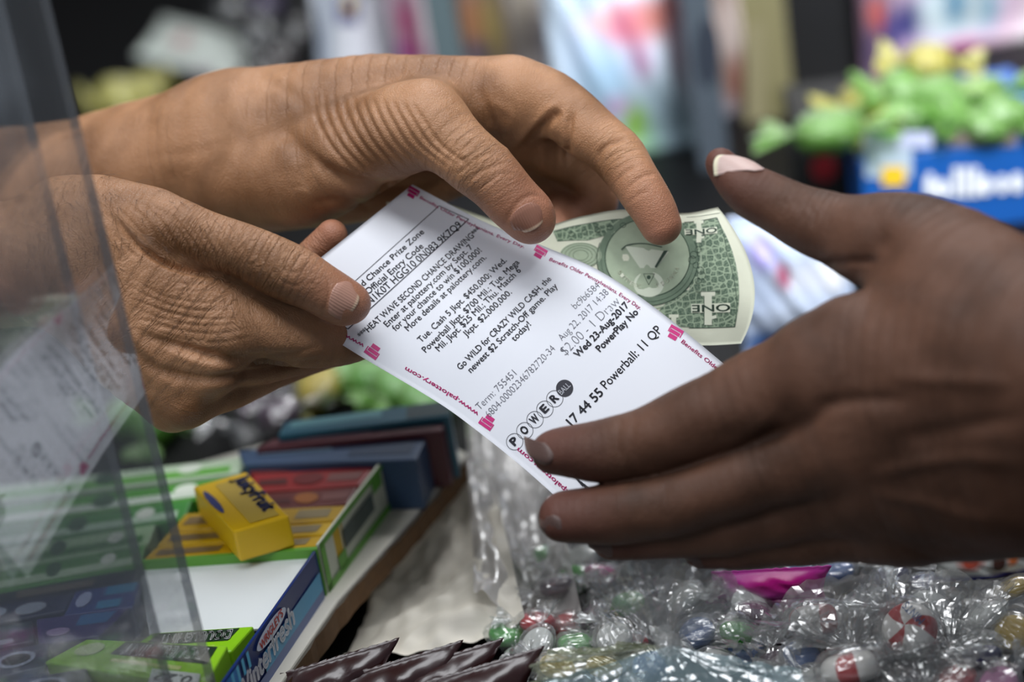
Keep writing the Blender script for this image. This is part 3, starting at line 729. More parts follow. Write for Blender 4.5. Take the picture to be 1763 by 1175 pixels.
for i, (v, f) in enumerate(pk):
    mesh('web_address' if i < 3 else 'motto', v, f, pink_ink, ticket, label='pink web address' if i < 3 else 'pink motto')

# ---- one dollar note, its back upside down towards us
top = [(665, 348, 1.052), (750, 346, 1.050), (830, 372, 1.046), (905, 396, 1.042), (1000, 373, 1.036), (1073, 361, 1.031), (1177, 367, 1.027), (1236, 357, 1.028)]
mid = [(670, 470, 1.050), (760, 470, 1.048), (830, 475, 1.045), (915, 480, 1.040), (1000, 478, 1.034), (1090, 475, 1.028), (1205, 478, 1.024), (1297, 478, 1.022)]
bot = [(680, 585, 1.040), (760, 588, 1.038), (840, 592, 1.035), (930, 596, 1.030), (1020, 597, 1.026), (1118, 592, 1.022), (1214, 595, 1.02), (1276, 592, 1.02)]
uk = np.array([0, .14, .27, .40, .55, .68, .86, 1.0]); Bw = [np.array([P(*q) for q in r]) for r in (top, mid, bot)]
def _spu(K, t):
    i = np.clip(np.searchsorted(uk, t, side='right') - 1, 0, len(uk) - 2); h_ = uk[i + 1] - uk[i]; x = (t - uk[i]) / h_
    d = np.array([(K[min(j + 1, 7)] - K[max(j - 1, 0)]) / (uk[min(j + 1, 7)] - uk[max(j - 1, 0)]) for j in range(8)])
    return (2 * x ** 3 - 3 * x ** 2 + 1)[:, None] * K[i] + ((x ** 3 - 2 * x ** 2 + x) * h_)[:, None] * d[i] + (-2 * x ** 3 + 3 * x ** 2)[:, None] * K[i + 1] + ((x ** 3 - x ** 2) * h_)[:, None] * d[i + 1]
def note_fn(uv):
    u, v = uv[:, 0], uv[:, 1]; a, b, c = (_spu(k, u) for k in Bw); v = v[:, None]
    return a * (2 * (v - .5) * (v - 1)) + b * (4 * v * (1 - v)) + c * (2 * v * (v - .5))
Bn = Sheet(note_fn, 140, 60)
paper_n = plain((228, 230, 208), 0.65, noise=0.08, scale=120, bump=0.0003)
note = Bn.body('banknote', paper_n, None, 0.00012, 90, 40)
tag(note, 'creased green and cream one dollar bill held behind the white ticket', 'banknote')
def lace_mat():
    mt, nt, b = new_mat('engraved_lace'); L = nt.links.new; N = nt.nodes.new; b.inputs['Roughness'].default_value = .6
    uv = N('ShaderNodeTexCoord'); vo = N('ShaderNodeTexVoronoi'); vo.feature = 'DISTANCE_TO_EDGE'; vo.inputs['Scale'].default_value = 330
    vo.inputs['Randomness'].default_value = .55; L(uv.outputs['Object'], vo.inputs['Vector'])
    v2 = N('ShaderNodeTexVoronoi'); v2.inputs['Scale'].default_value = 1100; L(uv.outputs['Object'], v2.inputs['Vector'])
    r = N('ShaderNodeMapRange'); L(vo.outputs[0], r.inputs[0]); r.inputs[1].default_value = .03; r.inputs[2].default_value = .12
    mm = N('ShaderNodeMath'); mm.operation = 'MULTIPLY'; L(r.outputs[0], mm.inputs[0])
    r2 = N('ShaderNodeMapRange'); L(v2.outputs[0], r2.inputs[0]); r2.inputs[1].default_value = .2; r2.inputs[2].default_value = .8; r2.inputs[3].default_value = 1; r2.inputs[4].default_value = .55
    L(r2.outputs[0], mm.inputs[1])
    mx = N('ShaderNodeMix'); mx.data_type = 'RGBA'; L(mm.outputs[0], mx.inputs[0]); mx.inputs[6].default_value = srgb(160, 178, 150); mx.inputs[7].default_value = srgb(62, 88, 70)
    L(mx.outputs[2], b.inputs['Base Color']); return mt
lace = lace_mat(); g_dark = plain((48, 72, 56), .6); g_mid = plain((122, 144, 120), .6, noise=.35, scale=400); g_pale = plain((182, 198, 170), .6, noise=.35, scale=160)
v, f = join([Bn.poly([(1178, 384), (1234, 376), (1265, 563), (1188, 565)], n=14), Bn.poly([(1168, 500), (1190, 500), (1192, 564), (1110, 562)], n=8),
             Bn.poly([(952, 398), (1008, 386), (1012, 414), (960, 416)], n=8), Bn.poly([(1008, 386), (1082, 378), (1084, 396), (1012, 414)], n=8), Bn.poly([(1082, 378), (1180, 384), (1182, 410), (1084, 396)], n=8)])
mesh('lace_panel', v, f, lace, note, label='green lacework panels')
v, f = join([Bn.disc((1115, 446), 86, off=.00026, ry=80, n=48)]); mesh('seal_scroll', v, f, g_mid, note, label='green scroll around the seal')
v, f = join([Bn.disc((1115, 444), 72, off=.00034, ry=66, n=48), Bn.disc((1115, 446), 92, off=.0003, ring=2.2, ry=86, n=60, a0=-10, a1=110), Bn.disc((1000, 440), 36, off=.0003, ry=22, n=30)])
mesh('seal', v, f, g_pale, note, label='pale round seal')
v, f = join([Bn.disc((1117, 490), 26, off=.0004, ry=22), Bn.poly([(1076, 424), (1152, 434), (1130, 462), (1102, 462)], off=.0004, n=4)])
mesh('pyramid', v, f, plain((214, 222, 202), .6), note, label='pale pyramid and glory')
dk = [Bn.line([(1178, 383), (1234, 375), (1252, 440), (1265, 563), (1186, 565)], 1.2, straight=True), Bn.line([(1079, 377), (1008, 386), (955, 398)], 1.4), Bn.line([(1182, 374), (1240, 367)], .6)]
dk += [Bn.disc((1115, 444), 73, ring=1.3, ry=67, n=60, off=.0004), Bn.disc((1115, 446), 87, ring=1.4, ry=81, n=60, off=.0004, a0=-20, a1=200)]
dk += [Bn.disc((1115, 446), 80, ring=.6, ry=74, n=60, off=.0004, a0=10, a1=180)]
dk += [Bn.line([(1108, 472), (1127, 472)], 1, off=.0005), Bn.line([(1127, 472), (1117, 491)], 1, off=.0005), Bn.line([(1117, 491), (1108, 472)], 1, off=.0005), Bn.disc((1117, 478), 3.6, off=.0005, n=10)]
dk += [Bn.poly([(1150, 432), (1143, 432), (1127, 460), (1130, 462)], off=.0005, n=3), Bn.line([(1070, 430), (1082, 422), (1110, 420), (1140, 426)], 2, off=.0005)]
for k in range(7):
    a = math.radians(25 + k * 20); dk.append(Bn.disc((1200 + 8 * math.cos(a * 3), 430 + k * 9), 5 + k % 3, ring=.9, n=14, off=.0004))
for k in range(5): dk.append(Bn.disc((985 + k * 22, 404 - k * 4), 5, ring=1.0, ry=4, n=12, off=.0004))
for k in range(4): dk.append(Bn.disc((1000, 440), 34 - 7 * k, ring=.7, ry=21 - 4 * k, n=24, off=.0004))
def arc_text(word, c, rx, ry, a0, a1, cap):
    o = []
    for i, ch in enumerate(word):
        a = math.radians(a0 + (a1 - a0) * i / (len(word) - 1)); x, y = c[0] + rx * math.cos(a), c[1] + ry * math.sin(a)
        t = nrm([rx * math.sin(a), -ry * math.cos(a), 0]); wd = cap * .42
        o.append(Bn.text(ch, (x - t[0] * wd, y - t[1] * wd), (x + t[0] * wd, y + t[1] * wd), cap, off=.00055, bold=.01))
    return o
lt = []
lt += arc_text('ANNUIT', (1115, 444), 58, 54, 22, 72, 7) + arc_text('COEPTIS', (1115, 444), 58, 54, 104, 150, 7)
v, f = join(lt); mesh('motto_lettering', v, f, plain((228, 232, 212), .6), note, label='cream motto around the seal')
cream = []
def numeral(cx, cy, s):
    q = lambda x, y: (cx + x * s, cy + y * s)
    return [Bn.poly([q(-.42, -1), q(.42, -1), q(.42, -.72), q(-.42, -.72)], off=.00045, n=2), Bn.poly([q(-.22, -.72), q(.22, -.72), q(.22, 1), q(-.22, 1)], off=.00045, n=2), Bn.poly([q(-.22, .75), q(.5, .6), q(.5, .4), q(-.22, .6)], off=.00045, n=2)]
cream += numeral(1219, 531, 29) + numeral(1203, 399, 19) + numeral(1160, 562, 20)
cream += [Bn.poly([(1190, 524), (1257, 522), (1257, 538), (1190, 539)], off=.00048, n=4), Bn.poly([(1178, 395), (1234, 391), (1235, 402), (1179, 405)], off=.00048, n=4)]
for k in range(3):
    v, f = join(cream[3 * k:3 * k + 3]); mesh('numeral', v, f, plain((226, 230, 208), .6), note, label='cream numeral')
for k in (9, 10): mesh('word_band', *cream[k], plain((226, 230, 208), .6), note, label='cream band with a word')
dk += [Bn.text('ONE', (1257, 524), (1191, 526), 12.5, .02, off=.0006), Bn.text('ONE', (1234, 392), (1180, 396), 9, .02, off=.0006), Bn.line([(1198, 503), (1240, 502)], 1, off=.0005), Bn.line([(1212, 512), (1212, 560)], 1.2, off=.0005)]
v, f = join(dk); mesh('engraving', v, f, g_dark, note, label='dark green outlines, seal and words')

# ------------------------------------------------------------------ counter, boxes of gum, foam board
def prism(name, topxy, zt, zb, mat, parent=None, bevel=0.0006, **kw):
    """box with a four- (or more) cornered top outline at height zt and its foot at zb"""
    t = [np.array([*p[:2], zt]) for p in topxy]; b = [np.array([*p[:2], zb]) for p in topxy]; n = len(t)
    A = sum(t[i][0] * t[(i + 1) % n][1] - t[(i + 1) % n][0] * t[i][1] for i in range(n))
    if A < 0: t, b = t[::-1], b[::-1]
    fs = [tuple(range(n)), tuple(range(2 * n - 1, n - 1, -1))] + [(i, i + n, (i + 1) % n + n, (i + 1) % n) for i in range(n)]
    o = mesh(name, t + b, fs, mat, parent, **kw)
    if bevel:
        md = o.modifiers.new('edge', 'BEVEL'); md.width = bevel; md.segments = 2; md.limit_method = 'ANGLE'
    return o
def gq(pts, z): return [G(x, y, z) for x, y in pts]
def bil(q, s, t): return (q[0] * (1 - s) + q[1] * s) * (1 - t) + (q[3] * (1 - s) + q[2] * s) * t   # q: four corners
def decal(q, s0, s1, t0, t1, off, rx=0.0, n=10):
    """printed field (rounded when rx > 0) inside the four-cornered face q"""
    q = [np.asarray(p) for p in q]; n_ = nrm(np.cross(q[1] - q[0], q[3] - q[0])); n_ = n_ if n_ @ cF < 0 else -n_
    if rx:
        sc, tc = (s0 + s1) / 2, (t0 + t1) / 2; pts = [bil(q, sc + (s1 - s0) / 2 * math.cos(a), tc + (t1 - t0) / 2 * math.sin(a)) for a in np.linspace(0, 2 * math.pi, 25)[:-1]]
    else: pts = [bil(q, s0, t0), bil(q, s1, t0), bil(q, s1, t1), bil(q, s0, t1)]
    return [p + n_ * off for p in pts], [tuple(range(len(pts)))]
def face_text(q, txt, s0, t0, s1, t1, cap, off=0.0004, bold=0.0, flip=False, slant=0.0):
    """letters on face q from (s0, t0) to (s1, t1); cap in metres, reaching away from the face's far edge"""
    q = [np.asarray(p) for p in q]; n_ = nrm(np.cross(q[1] - q[0], q[3] - q[0])); n_ = n_ if n_ @ cF < 0 else -n_
    a, b = bil(q, s0, t0), bil(q, s1, t1); up = nrm(np.cross(n_, b - a)) * cap
    if slant: up = up + nrm(b - a) * slant * cap
    v, f, W = text_geo(txt, bold); return [a + (b - a) * x / W + up * y + n_ * off for x, y in v], f

black_lam = plain((9, 9, 10), 0.5, noise=.3, spec=.15)
cnt = prism('counter', [(-1.6, 0.35), (1.5, 0.35), (1.5, 3.0), (-1.6, 3.0)], 0.0, -0.04, black_lam, bevel=0.002,
            label='black shop counter that everything is laid out on', cat='counter')
base_ = prism('floor', [(-3, -1.5), (3, -1.5), (3, 3.6), (-3, 3.6)], -0.95, -1.0, plain((70, 66, 62), .7), bevel=0, kind='structure')
leg_ = prism('counter_body', [(-1.5, 0.5), (1.4, 0.5), (1.4, 2.95), (-1.5, 2.95)], -0.04, -0.95, black_lam, cnt, bevel=0.002)
prism('wall_back', [(-3, 3.4), (3, 3.4), (3, 3.6), (-3, 3.6)], 2.6, -1.0, plain((12, 12, 13), .9), bevel=0, kind='structure')

# foam board the gum stands on
bz = 0.034
board = prism('foam_board', gq([(806, 781), (700, 905), (582, 1034), (470, 1196), (380, 1330), (-500, 1400), (-420, 900), (330, 800), (500, 752), (720, 742)], bz), bz, bz - .012,
              plain((206, 202, 190), .7, noise=.1), bevel=0.0012, label='pale foam board shelf under the gum packs with a worn brown edge', cat='board')
o = prism('riser', gq([(700, 800), (560, 990), (440, 1180), (-300, 1300), (-300, 830), (500, 770)], bz), bz - .012, 0.0, plain((60, 44, 30), .8), board)
# its brown torn edge
e = gq([(806, 781), (700, 905), (582, 1034), (470, 1196), (380, 1330)], bz); vs, fs = [], []
for i, p in enumerate(catmull(e, 10)):
    j = .0006 * math.sin(i * 2.3); vs += [p + [.0022 + j, -.0010, -.0008], p + [.0022 + j, -.0010, -.0125]]
for i in range(len(vs) // 2 - 1): fs.append((2 * i, 2 * i + 1, 2 * i + 3, 2 * i + 2))
mesh('board_edge', vs, fs, plain((120, 88, 56), .85, noise=.5, scale=200), board, label='torn brown board edge')

ZT = 0.060
# --- blue display box (open tray with a white flap)
wbox = empty('display_box', G(480, 1090, bz), 'blue open-topped gum display box with white slanted brand lettering on its side', 'box')
navy = plain((22, 46, 106), .35)
c0, c1 = G(545, 947, ZT), G(378, 1185, ZT); dirw = nrm((c1 - c0) * [1, 1, 0]); c1 = c0 + dirw * 0.165
th_ = np.array([-dirw[1], dirw[0], 0]); th_ = th_ if th_[0] < 0 else -th_
sd = prism('side_panel', [c0, c1, c1 + th_ * .0015, c0 + th_ * .0015], ZT, bz, navy, wbox, bevel=.0003, label='navy side with brand lettering')
f_ = [c0 - th_ * .0004, c1 - th_ * .0004, c1 - th_ * .0004 - [0, 0, ZT - bz], c0 - th_ * .0004 - [0, 0, ZT - bz]]   # s: far->near, t: top->bottom
def add(name, parts, mat, parent, label=None): v, f = join(parts); return mesh(name, v, f, mat, parent, label=label)
add('print', [decal(f_, .02, .46, .42, .80, .0002)], plain((70, 150, 190), .35), sd, 'light blue band')
add('print', [decal(f_, .02, 1, .80, 1.0, .0002)], plain((88, 104, 150), .35), sd, 'hazy lower band')
add('print', [decal(f_, .62, 1.0, .02, .99, .0002)] + [], plain((20, 120, 190), .35), sd, 'bright blue field')
add('print', [decal(f_, .66, .80, .12, .86, .0003, rx=1)], plain((12, 50, 110), .35), sd, 'dark disc')
add('print', [decal(f_, .70 , .77, .3, .7, .0004, rx=1)] + [decal(f_, .64 - .035 * k, .655 - .035 * k, .02, .34, .0003) for k in range(4)], plain((90, 190, 226), .35), sd, 'pale blue streaks')
add('brand_lettering', [face_text(f_, 'Winterfresh', .66, .72, .24, .64, .0105, bold=.035, slant=.12, off=.0008)], plain((240, 242, 246), .35), sd, 'white lettering')
add('brand_lettering', [face_text(f_, "WRIGLEY'S", .47, .30, .30, .24, .0042, bold=.03, off=.0009)], plain((222, 60, 54), .35), sd, 'small red lettering')
add('print', [decal(f_, .275, .49, .04, .36, .0006, rx=1)], plain((206, 214, 230), .35), sd, 'pale oval behind the red lettering')
prism('bottom', gq([(545, 950), (372, 1195), (150, 1210), (215, 968)], bz + .001)[:4], bz + .0018, bz + .0002, plain((212, 216, 216), .6), wbox, bevel=0)
prism('flap', gq([(540, 953), (452, 1082), (258, 1098), (238, 970)], ZT - .004), ZT - .004, ZT - .0055, plain((212, 217, 217), .55), wbox, bevel=.0003, label='plain white flap')

# --- pale-green display box behind it
gbox = empty('display_box', G(620, 880, bz), 'white and green gum display box holding the maroon and yellow packs', 'box')
g0, g1 = G(674, 774, ZT + .002), G(548, 938, ZT + .002)
dg_ = nrm((g1 - g0) * [1, 1, 0]); tg = np.array([-dg_[1], dg_[0], 0]); tg = tg if tg[0] < 0 else -tg
sd2 = prism('side_panel', [g0, g1, g1 + tg * .0015, g0 + tg * .0015], ZT + .002, bz, plain((196, 200, 180), .45), gbox, bevel=.0003, label='white side with green trim')
fg = [g0 - tg * .0004, g1 - tg * .0004, g1 - tg * .0004 - [0, 0, .028], g0 - tg * .0004 - [0, 0, .028]]
add('print', [decal(fg, 0, 1, .84, 1, .0003), decal(fg, .0, 1, 0, .10, .0003), decal(fg, .95, 1, .0, 1, .0003), decal(fg, .74, .84, .60, .9, .0003), decal(fg, .20, .32, .1, .35, .0003)], plain((96, 158, 56), .4), sd2, 'green trim')
add('print', [decal(fg, .34, .74, .26, .62, .0004)], plain((70, 82, 76), .4), sd2, 'dark banner')
prism('front_panel', [G(546, 946, ZT + .001), G(240, 968, ZT + .001), G(240, 964, ZT + .001), G(546, 941, ZT + .001)], ZT + .001, bz, plain((90, 150, 50), .4), gbox, bevel=.0002)

def pack(name, qpx, zt, h, col, label, cat, group, bands=(), text=None, cap=.006, tcol=(220, 224, 222), trot=False, rnd=.001):
    """one chewing-gum pack; qpx = corners of its top: far-left, far-right, near-right, near-left"""
    q = gq(qpx, zt); o = prism(name, q, zt, zt - h, plain(col, .38), None, bevel=rnd, label=label, cat=cat, group=group)
    q = [p + [0, 0, 0.0] for p in q]
    for s0, s1, t0, t1, c, r in bands:
        add('print', [decal(q, s0, s1, t0, t1, .0003 + (.0002 if r else 0), rx=r)], plain(c, .38), o)
    if text:
        txt, s0, t0, s1, t1, bold = text
        add('lettering', [face_text(q, txt, s0, t0, s1, t1, cap, off=.0008, bold=bold)], plain(tcol, .4), o)
    return o
# lime packs
bl = (30, 52, 34)
pack('gum_pack', [(262, 1090), (437, 1078), (398, 1122), (196, 1136)], ZT - .001, .013, (132, 190, 24), 'lime green gum pack lying against the white flap', 'gum', 'lime gum packs',
     [(.10, .88, .08, .56, bl, 0), (.2, .8, .72, .84, (196, 206, 120), 0)], ('DOUBLEMINT', .84, .16, .16, .20, .03), .0075)
pk_ = pack('gum_pack', [(150, 1100), (392, 1112), (352, 1182), (76, 1140)], ZT + .004, .017, (140, 196, 34), 'lime green gum pack with a price sticker, nearest the board corner', 'gum', 'lime gum packs',
     [(.30, .94, .06, .50, bl, 0), (.06, .22, .16, .66, (196, 210, 160), 1), (.35, .8, .62, .72, (200, 208, 130), 0)], ('DOUBLEMINT', .90, .14, .34, .16, .03), .0085)
qs = gq([(262, 1152), (345, 1162), (338, 1196), (252, 1188)], ZT + .0045)
prism('price_sticker', qs, ZT + .0048, ZT + .0042, plain((206, 212, 206), .5), pk_, bevel=0, label='white price sticker')
add('lettering', [face_text(qs, '0.22', .9, .2, .15, .2, .006, off=.0008)], plain((60, 66, 66), .5), pk_)

# green and white packs
rows = [((-90, 846), (425, 786), 30), ((-90, 886), (416, 818), 34), ((-90, 924), (330, 860), 36), ((-90, 962), (268, 902), 36), ((-90, 1000), (252, 938), 38)]
names_ = ['against the dark hollow under the hand', 'second from the back', 'in the middle of its stack', 'second from the navy packs', 'touching the navy packs']
for i, ((x0, y0), (x1, y1), h_) in enumerate(rows):
    gcol = [(176, 196, 168), (70, 140, 44), (60, 128, 56), (150, 182, 140), (72, 132, 60)][i]; wcol = [(88, 160, 50), (196, 208, 192), (170, 196, 170), (60, 118, 54), (168, 190, 160)][i]
    pack('gum_pack', [(x0, y0), (x1, y1), (x1 - 12, y1 + h_ - 2), (x0, y0 + h_ - 2)], ZT - .002 + .0006 * i, .018, gcol, 'green and white gum pack ' + names_[i], 'gum', 'green and white gum packs',
         [(.05, .96, .52, .88, wcol, 0), (.50, .58, .1, .8, (40, 80, 50), 1), (.78, .86, .15, .7, (206, 214, 200), 1)])
# maroon packs
for i, q in enumerate([[(425, 786), (668, 774), (648, 800), (430, 814)], [(432, 816), (646, 802), (618, 836), (440, 848)], [(445, 850), (616, 838), (598, 868), (462, 880)]]):
    pack('gum_pack', q, ZT, .018, [(104, 22, 20), (130, 14, 14), (92, 30, 26)][i], 'maroon gum pack ' + ['along the back of the white and green box', 'between two other maroon packs', 'beside the yellow packs'][i], 'gum', 'maroon gum packs',
         [(.35, .62, .2, .8, [(150, 92, 20), (96, 10, 12), (140, 80, 24)][i], 1), (.66, .95, .3, .7, (110, 62, 58), 0), (.05, .3, .4, .7, (70, 16, 14), 0)])
# yellow packs
yl = (196, 158, 8)
for i, q in enumerate([[(320, 884), (598, 870), (584, 896), (290, 916)], [(288, 918), (583, 898), (564, 920), (268, 942)], [(266, 944), (563, 922), (546, 941), (245, 966)]]):
    pack('gum_pack', q, ZT + .001, .018, [(176, 140, 12), yl, (186, 148, 8)][i], 'yellow gum pack ' + ['beside the maroon packs', 'in the middle under the loose pack', 'at the edge of the white flap'][i], 'gum', 'yellow gum packs in the box',
         [(.72, .92, .2, .75, (132, 118, 84), 0), (.05, .42, .25, .7, (116, 96, 60), 0)])
# loose yellow pack lying askew on top
z1 = ZT + .019
loose = empty('gum_pack', G(415, 900, ZT), 'loose yellow gum pack with blue lettering lying askew on the other packs', 'gum')
qv = gq([(332, 838), (424, 812), (498, 888), (402, 916)], z1)
bx = prism('carton', qv, z1, ZT + .0015, plain((206, 166, 10), .4), loose, bevel=.0012)
add('print', [decal(qv, .34, .86, .10, .95, .0004)], plain((176, 150, 60), .4), loose, 'gold panel')
add('print', [decal(qv, .02, .16, .16, .64, .0005, rx=1)], plain((44, 54, 110), .4), loose, 'blue seal')
add('lettering', [face_text(qv, 'JuicyFruit', .68, .10, .68, .84, .0078, bold=.04, off=.0009)], plain((44, 58, 110), .4), loose, 'blue lettering')
# boxes further back
for i, (q, zt, zb, col, lab, bd) in enumerate([
    ([(410, 776), (742, 738), (716, 792), (420, 800)], ZT + .004, bz, (52, 74, 104), 'grey-blue gum carton behind the maroon packs', [(.1, .5, .1, .5, (104, 130, 150), 0), (.6, .95, .3, .8, (30, 52, 80), 0)]),
    ([(470, 756), (770, 716), (760, 742), (440, 772)], ZT + .008, bz, (84, 36, 44), 'dull red gum carton behind the grey-blue one', [(.2, .6, .2, .7, (120, 84, 92), 0), (.7, .95, .2, .8, (60, 20, 28), 0)]),
    ([(490, 726), (772, 688), (774, 716), (478, 750)], ZT + .012, bz, (36, 92, 112), 'teal gum carton behind the dull red one', [(.05, .6, .1, .6, (96, 150, 160), 0), (.75, 1, .1, .9, (30, 60, 66), 0)])]):
    pack('gum_carton', q, zt, zt - zb, col, lab, 'box', 'cartons behind the gum packs', bd)
q = [G(742, 742, ZT + .003), G(716, 794, ZT + .003), G(716, 794, ZT + .003) - [0, 0, .024], G(742, 742, ZT + .003) - [0, 0, .024]]
# navy packs in the near corner behind the acrylic
for i, (q, lab) in enumerate([
    ([(-60, 1024), (246, 978), (226, 1006), (-60, 1056)], 'almost black gum pack touching the green ones'), ([(-60, 1050), (128, 1020), (112, 1052), (-60, 1084)], 'dark navy gum pack with two pale ovals'),
    ([(130, 1018), (244, 1000), (228, 1046), (108, 1062)], 'bright blue gum pack with a torn white print'), ([(-60, 1090), (54, 1068), (60, 1104), (-60, 1128)], 'dark teal gum pack'),
    ([(62, 1066), (222, 1046), (170, 1096), (66, 1110)], 'violet gum pack beside the lime pack'), ([(-60, 1132), (84, 1106), (80, 1148), (-60, 1180)], 'navy gum pack with a pale ring beside the lime tip'),
    ([(-60, 1184), (150, 1150), (140, 1205), (-60, 1240)], 'dark navy gum pack at the very bottom edge')]):
    col = [(20, 24, 48), (26, 34, 70), (40, 52, 116), (18, 44, 58), (54, 44, 104), (26, 36, 76), (22, 28, 58)][i]
    sp_ = [[(.3, .75, .3, .7, (84, 76, 74), 0)], [(.12, .40, .2, .75, (150, 158, 176), 1), (.48, .78, .25, .85, (140, 148, 164), 1)], [(.10, .32, .15, .75, (150, 158, 190), 1), (.5, .95, .05, .4, (36, 110, 150), 0), (.45, .8, .6, .9, (50, 120, 160), 0)],
           [(.1, .7, .7, .9, (150, 158, 170), 0)], [(.12, .45, .5, .8, (150, 130, 170), 1), (.5, .9, .1, .5, (50, 100, 150), 0)], [(.38, .86, .2, .8, (150, 158, 180), 1), (.44, .80, .3, .7, (52, 64, 108), 1)], [(.45, .85, .15, .6, (150, 156, 176), 1), (.5, .8, .22, .5, (50, 60, 100), 1)]][i]
    pack('gum_pack', q, ZT - .001 + .0008 * i, .018, col, lab, 'gum', 'dark blue gum packs', sp_)

# ------------------------------------------------------------------ acrylic screen, two parallel panes
pane_m = clear_film(tint=(.92, .93, .94), haze=.08, gloss=.06, rough=.035, hazecol=(.75, .8, .85))
edge_m = clear_film(tint=(.45, .47, .5), haze=.35, gloss=.15, rough=.25, hazecol=(.32, .34, .36))
def pane(e_top, e_bot, ang, length, label):
    a, b = P(*e_top), P(*e_bot); u = np.array([-math.sin(ang), -math.cos(ang), 0]); ab = a - b; a2 = a + ab * .25; b2 = b - ab * .02
    n_ = nrm(np.cross(u, ab)); n_ = n_ if n_[0] > 0 else -n_; t = .0045
    c = [b2, b2 + u * length, a2 + u * length, a2]; V = c + [p - n_ * t for p in c]
    root = empty('acrylic_panel', b2, label, 'screen', 'clear acrylic panels of the counter screen')
    fs = [(0, 1, 2, 3), (7, 6, 5, 4), (0, 4, 5, 1), (1, 5, 6, 2), (2, 6, 7, 3)]; mesh('sheet', V, fs, pane_m, root)
    V2 = [c[0] + n_ * 0, c[3] + n_ * 0, c[3] - n_ * t, c[0] - n_ * t]; V2 = V2 + [p - u * .0004 for p in V2]
    mesh('polished_edge', V2, [(4, 5, 6, 7), (0, 4, 7, 3), (1, 2, 6, 5), (0, 1, 5, 4), (2, 3, 7, 6)], edge_m, root)
pane((85, 0, .88), (372, 1180, .945), math.radians(18.5), .30, 'clear acrylic panel whose edge crosses in front of the wrist, right one of the two')
pane((6, 0, .88), (297, 1180, .93), math.radians(19.5), .28, 'clear acrylic panel with its edge closer to the frame side, left one of the two')

# ------------------------------------------------------------------ wrapped sweets
film_c = clear_film(tint=(.93, .94, .94), haze=.12, gloss=.05, rough=.2, bump=.0006, bscale=200, hazecol=(.95, .95, .94))
film_w = clear_film(tint=(.90, .91, .91), haze=.22, gloss=.06, rough=.2, bump=.0008, bscale=140, hazecol=(.95, .94, .92))
film_t = clear_film(tint=(.80, .92, .95), haze=.35, gloss=.12, rough=.16, bump=.0006, bscale=240, hazecol=(.50, .70, .76))
film_o = clear_film(tint=(.90, .92, .80), haze=.35, gloss=.12, rough=.16, bump=.0006, bscale=240, hazecol=(.62, .66, .50))
film_g = clear_film(tint=(.70, .95, .55), haze=.5, gloss=.0, rough=.5, hazecol=(.21, .42, .07))
film_y = clear_film(tint=(.95, .92, .45), haze=.5, gloss=.0, rough=.5, hazecol=(.48, .45, .07))

film_d = clear_film(tint=(.8, .8, .8), haze=.03, gloss=.03, rough=.2)
def stripe_mat(stripe, base=(232, 228, 222)):
    mt, nt, b = new_mat('striped_mint'); L = nt.links.new; N = nt.nodes.new
    b.inputs['Roughness'].default_value = .3
    tc = N('ShaderNodeTexCoord'); sp = N('ShaderNodeSeparateXYZ'); L(tc.outputs['Object'], sp.inputs[0])
    at = N('ShaderNodeMath'); at.operation = 'ARCTAN2'; L(sp.outputs[1], at.inputs[0]); L(sp.outputs[0], at.inputs[1])
    le = N('ShaderNodeVectorMath'); le.operation = 'LENGTH'; L(tc.outputs['Object'], le.inputs[0])
    ma = N('ShaderNodeMath'); ma.operation = 'MULTIPLY_ADD'; L(le.outputs['Value'], ma.inputs[0]); ma.inputs[1].default_value = 60; L(at.outputs[0], ma.inputs[2])
    m6 = N('ShaderNodeMath'); m6.operation = 'MULTIPLY'; L(ma.outputs[0], m6.inputs[0]); m6.inputs[1].default_value = 3
    sn = N('ShaderNodeMath'); sn.operation = 'SINE'; L(m6.outputs[0], sn.inputs[0])
    mr = N('ShaderNodeMapRange'); L(sn.outputs[0], mr.inputs[0]); mr.inputs[1].default_value = .35; mr.inputs[2].default_value = .5
    mx = N('ShaderNodeMix'); mx.data_type = 'RGBA'; L(mr.outputs[0], mx.inputs[0]); mx.inputs[6].default_value = srgb(base); mx.inputs[7].default_value = srgb(stripe)
    L(mx.outputs[2], b.inputs['Base Color']); return mt
mint_m = stripe_mat((178, 30, 34))

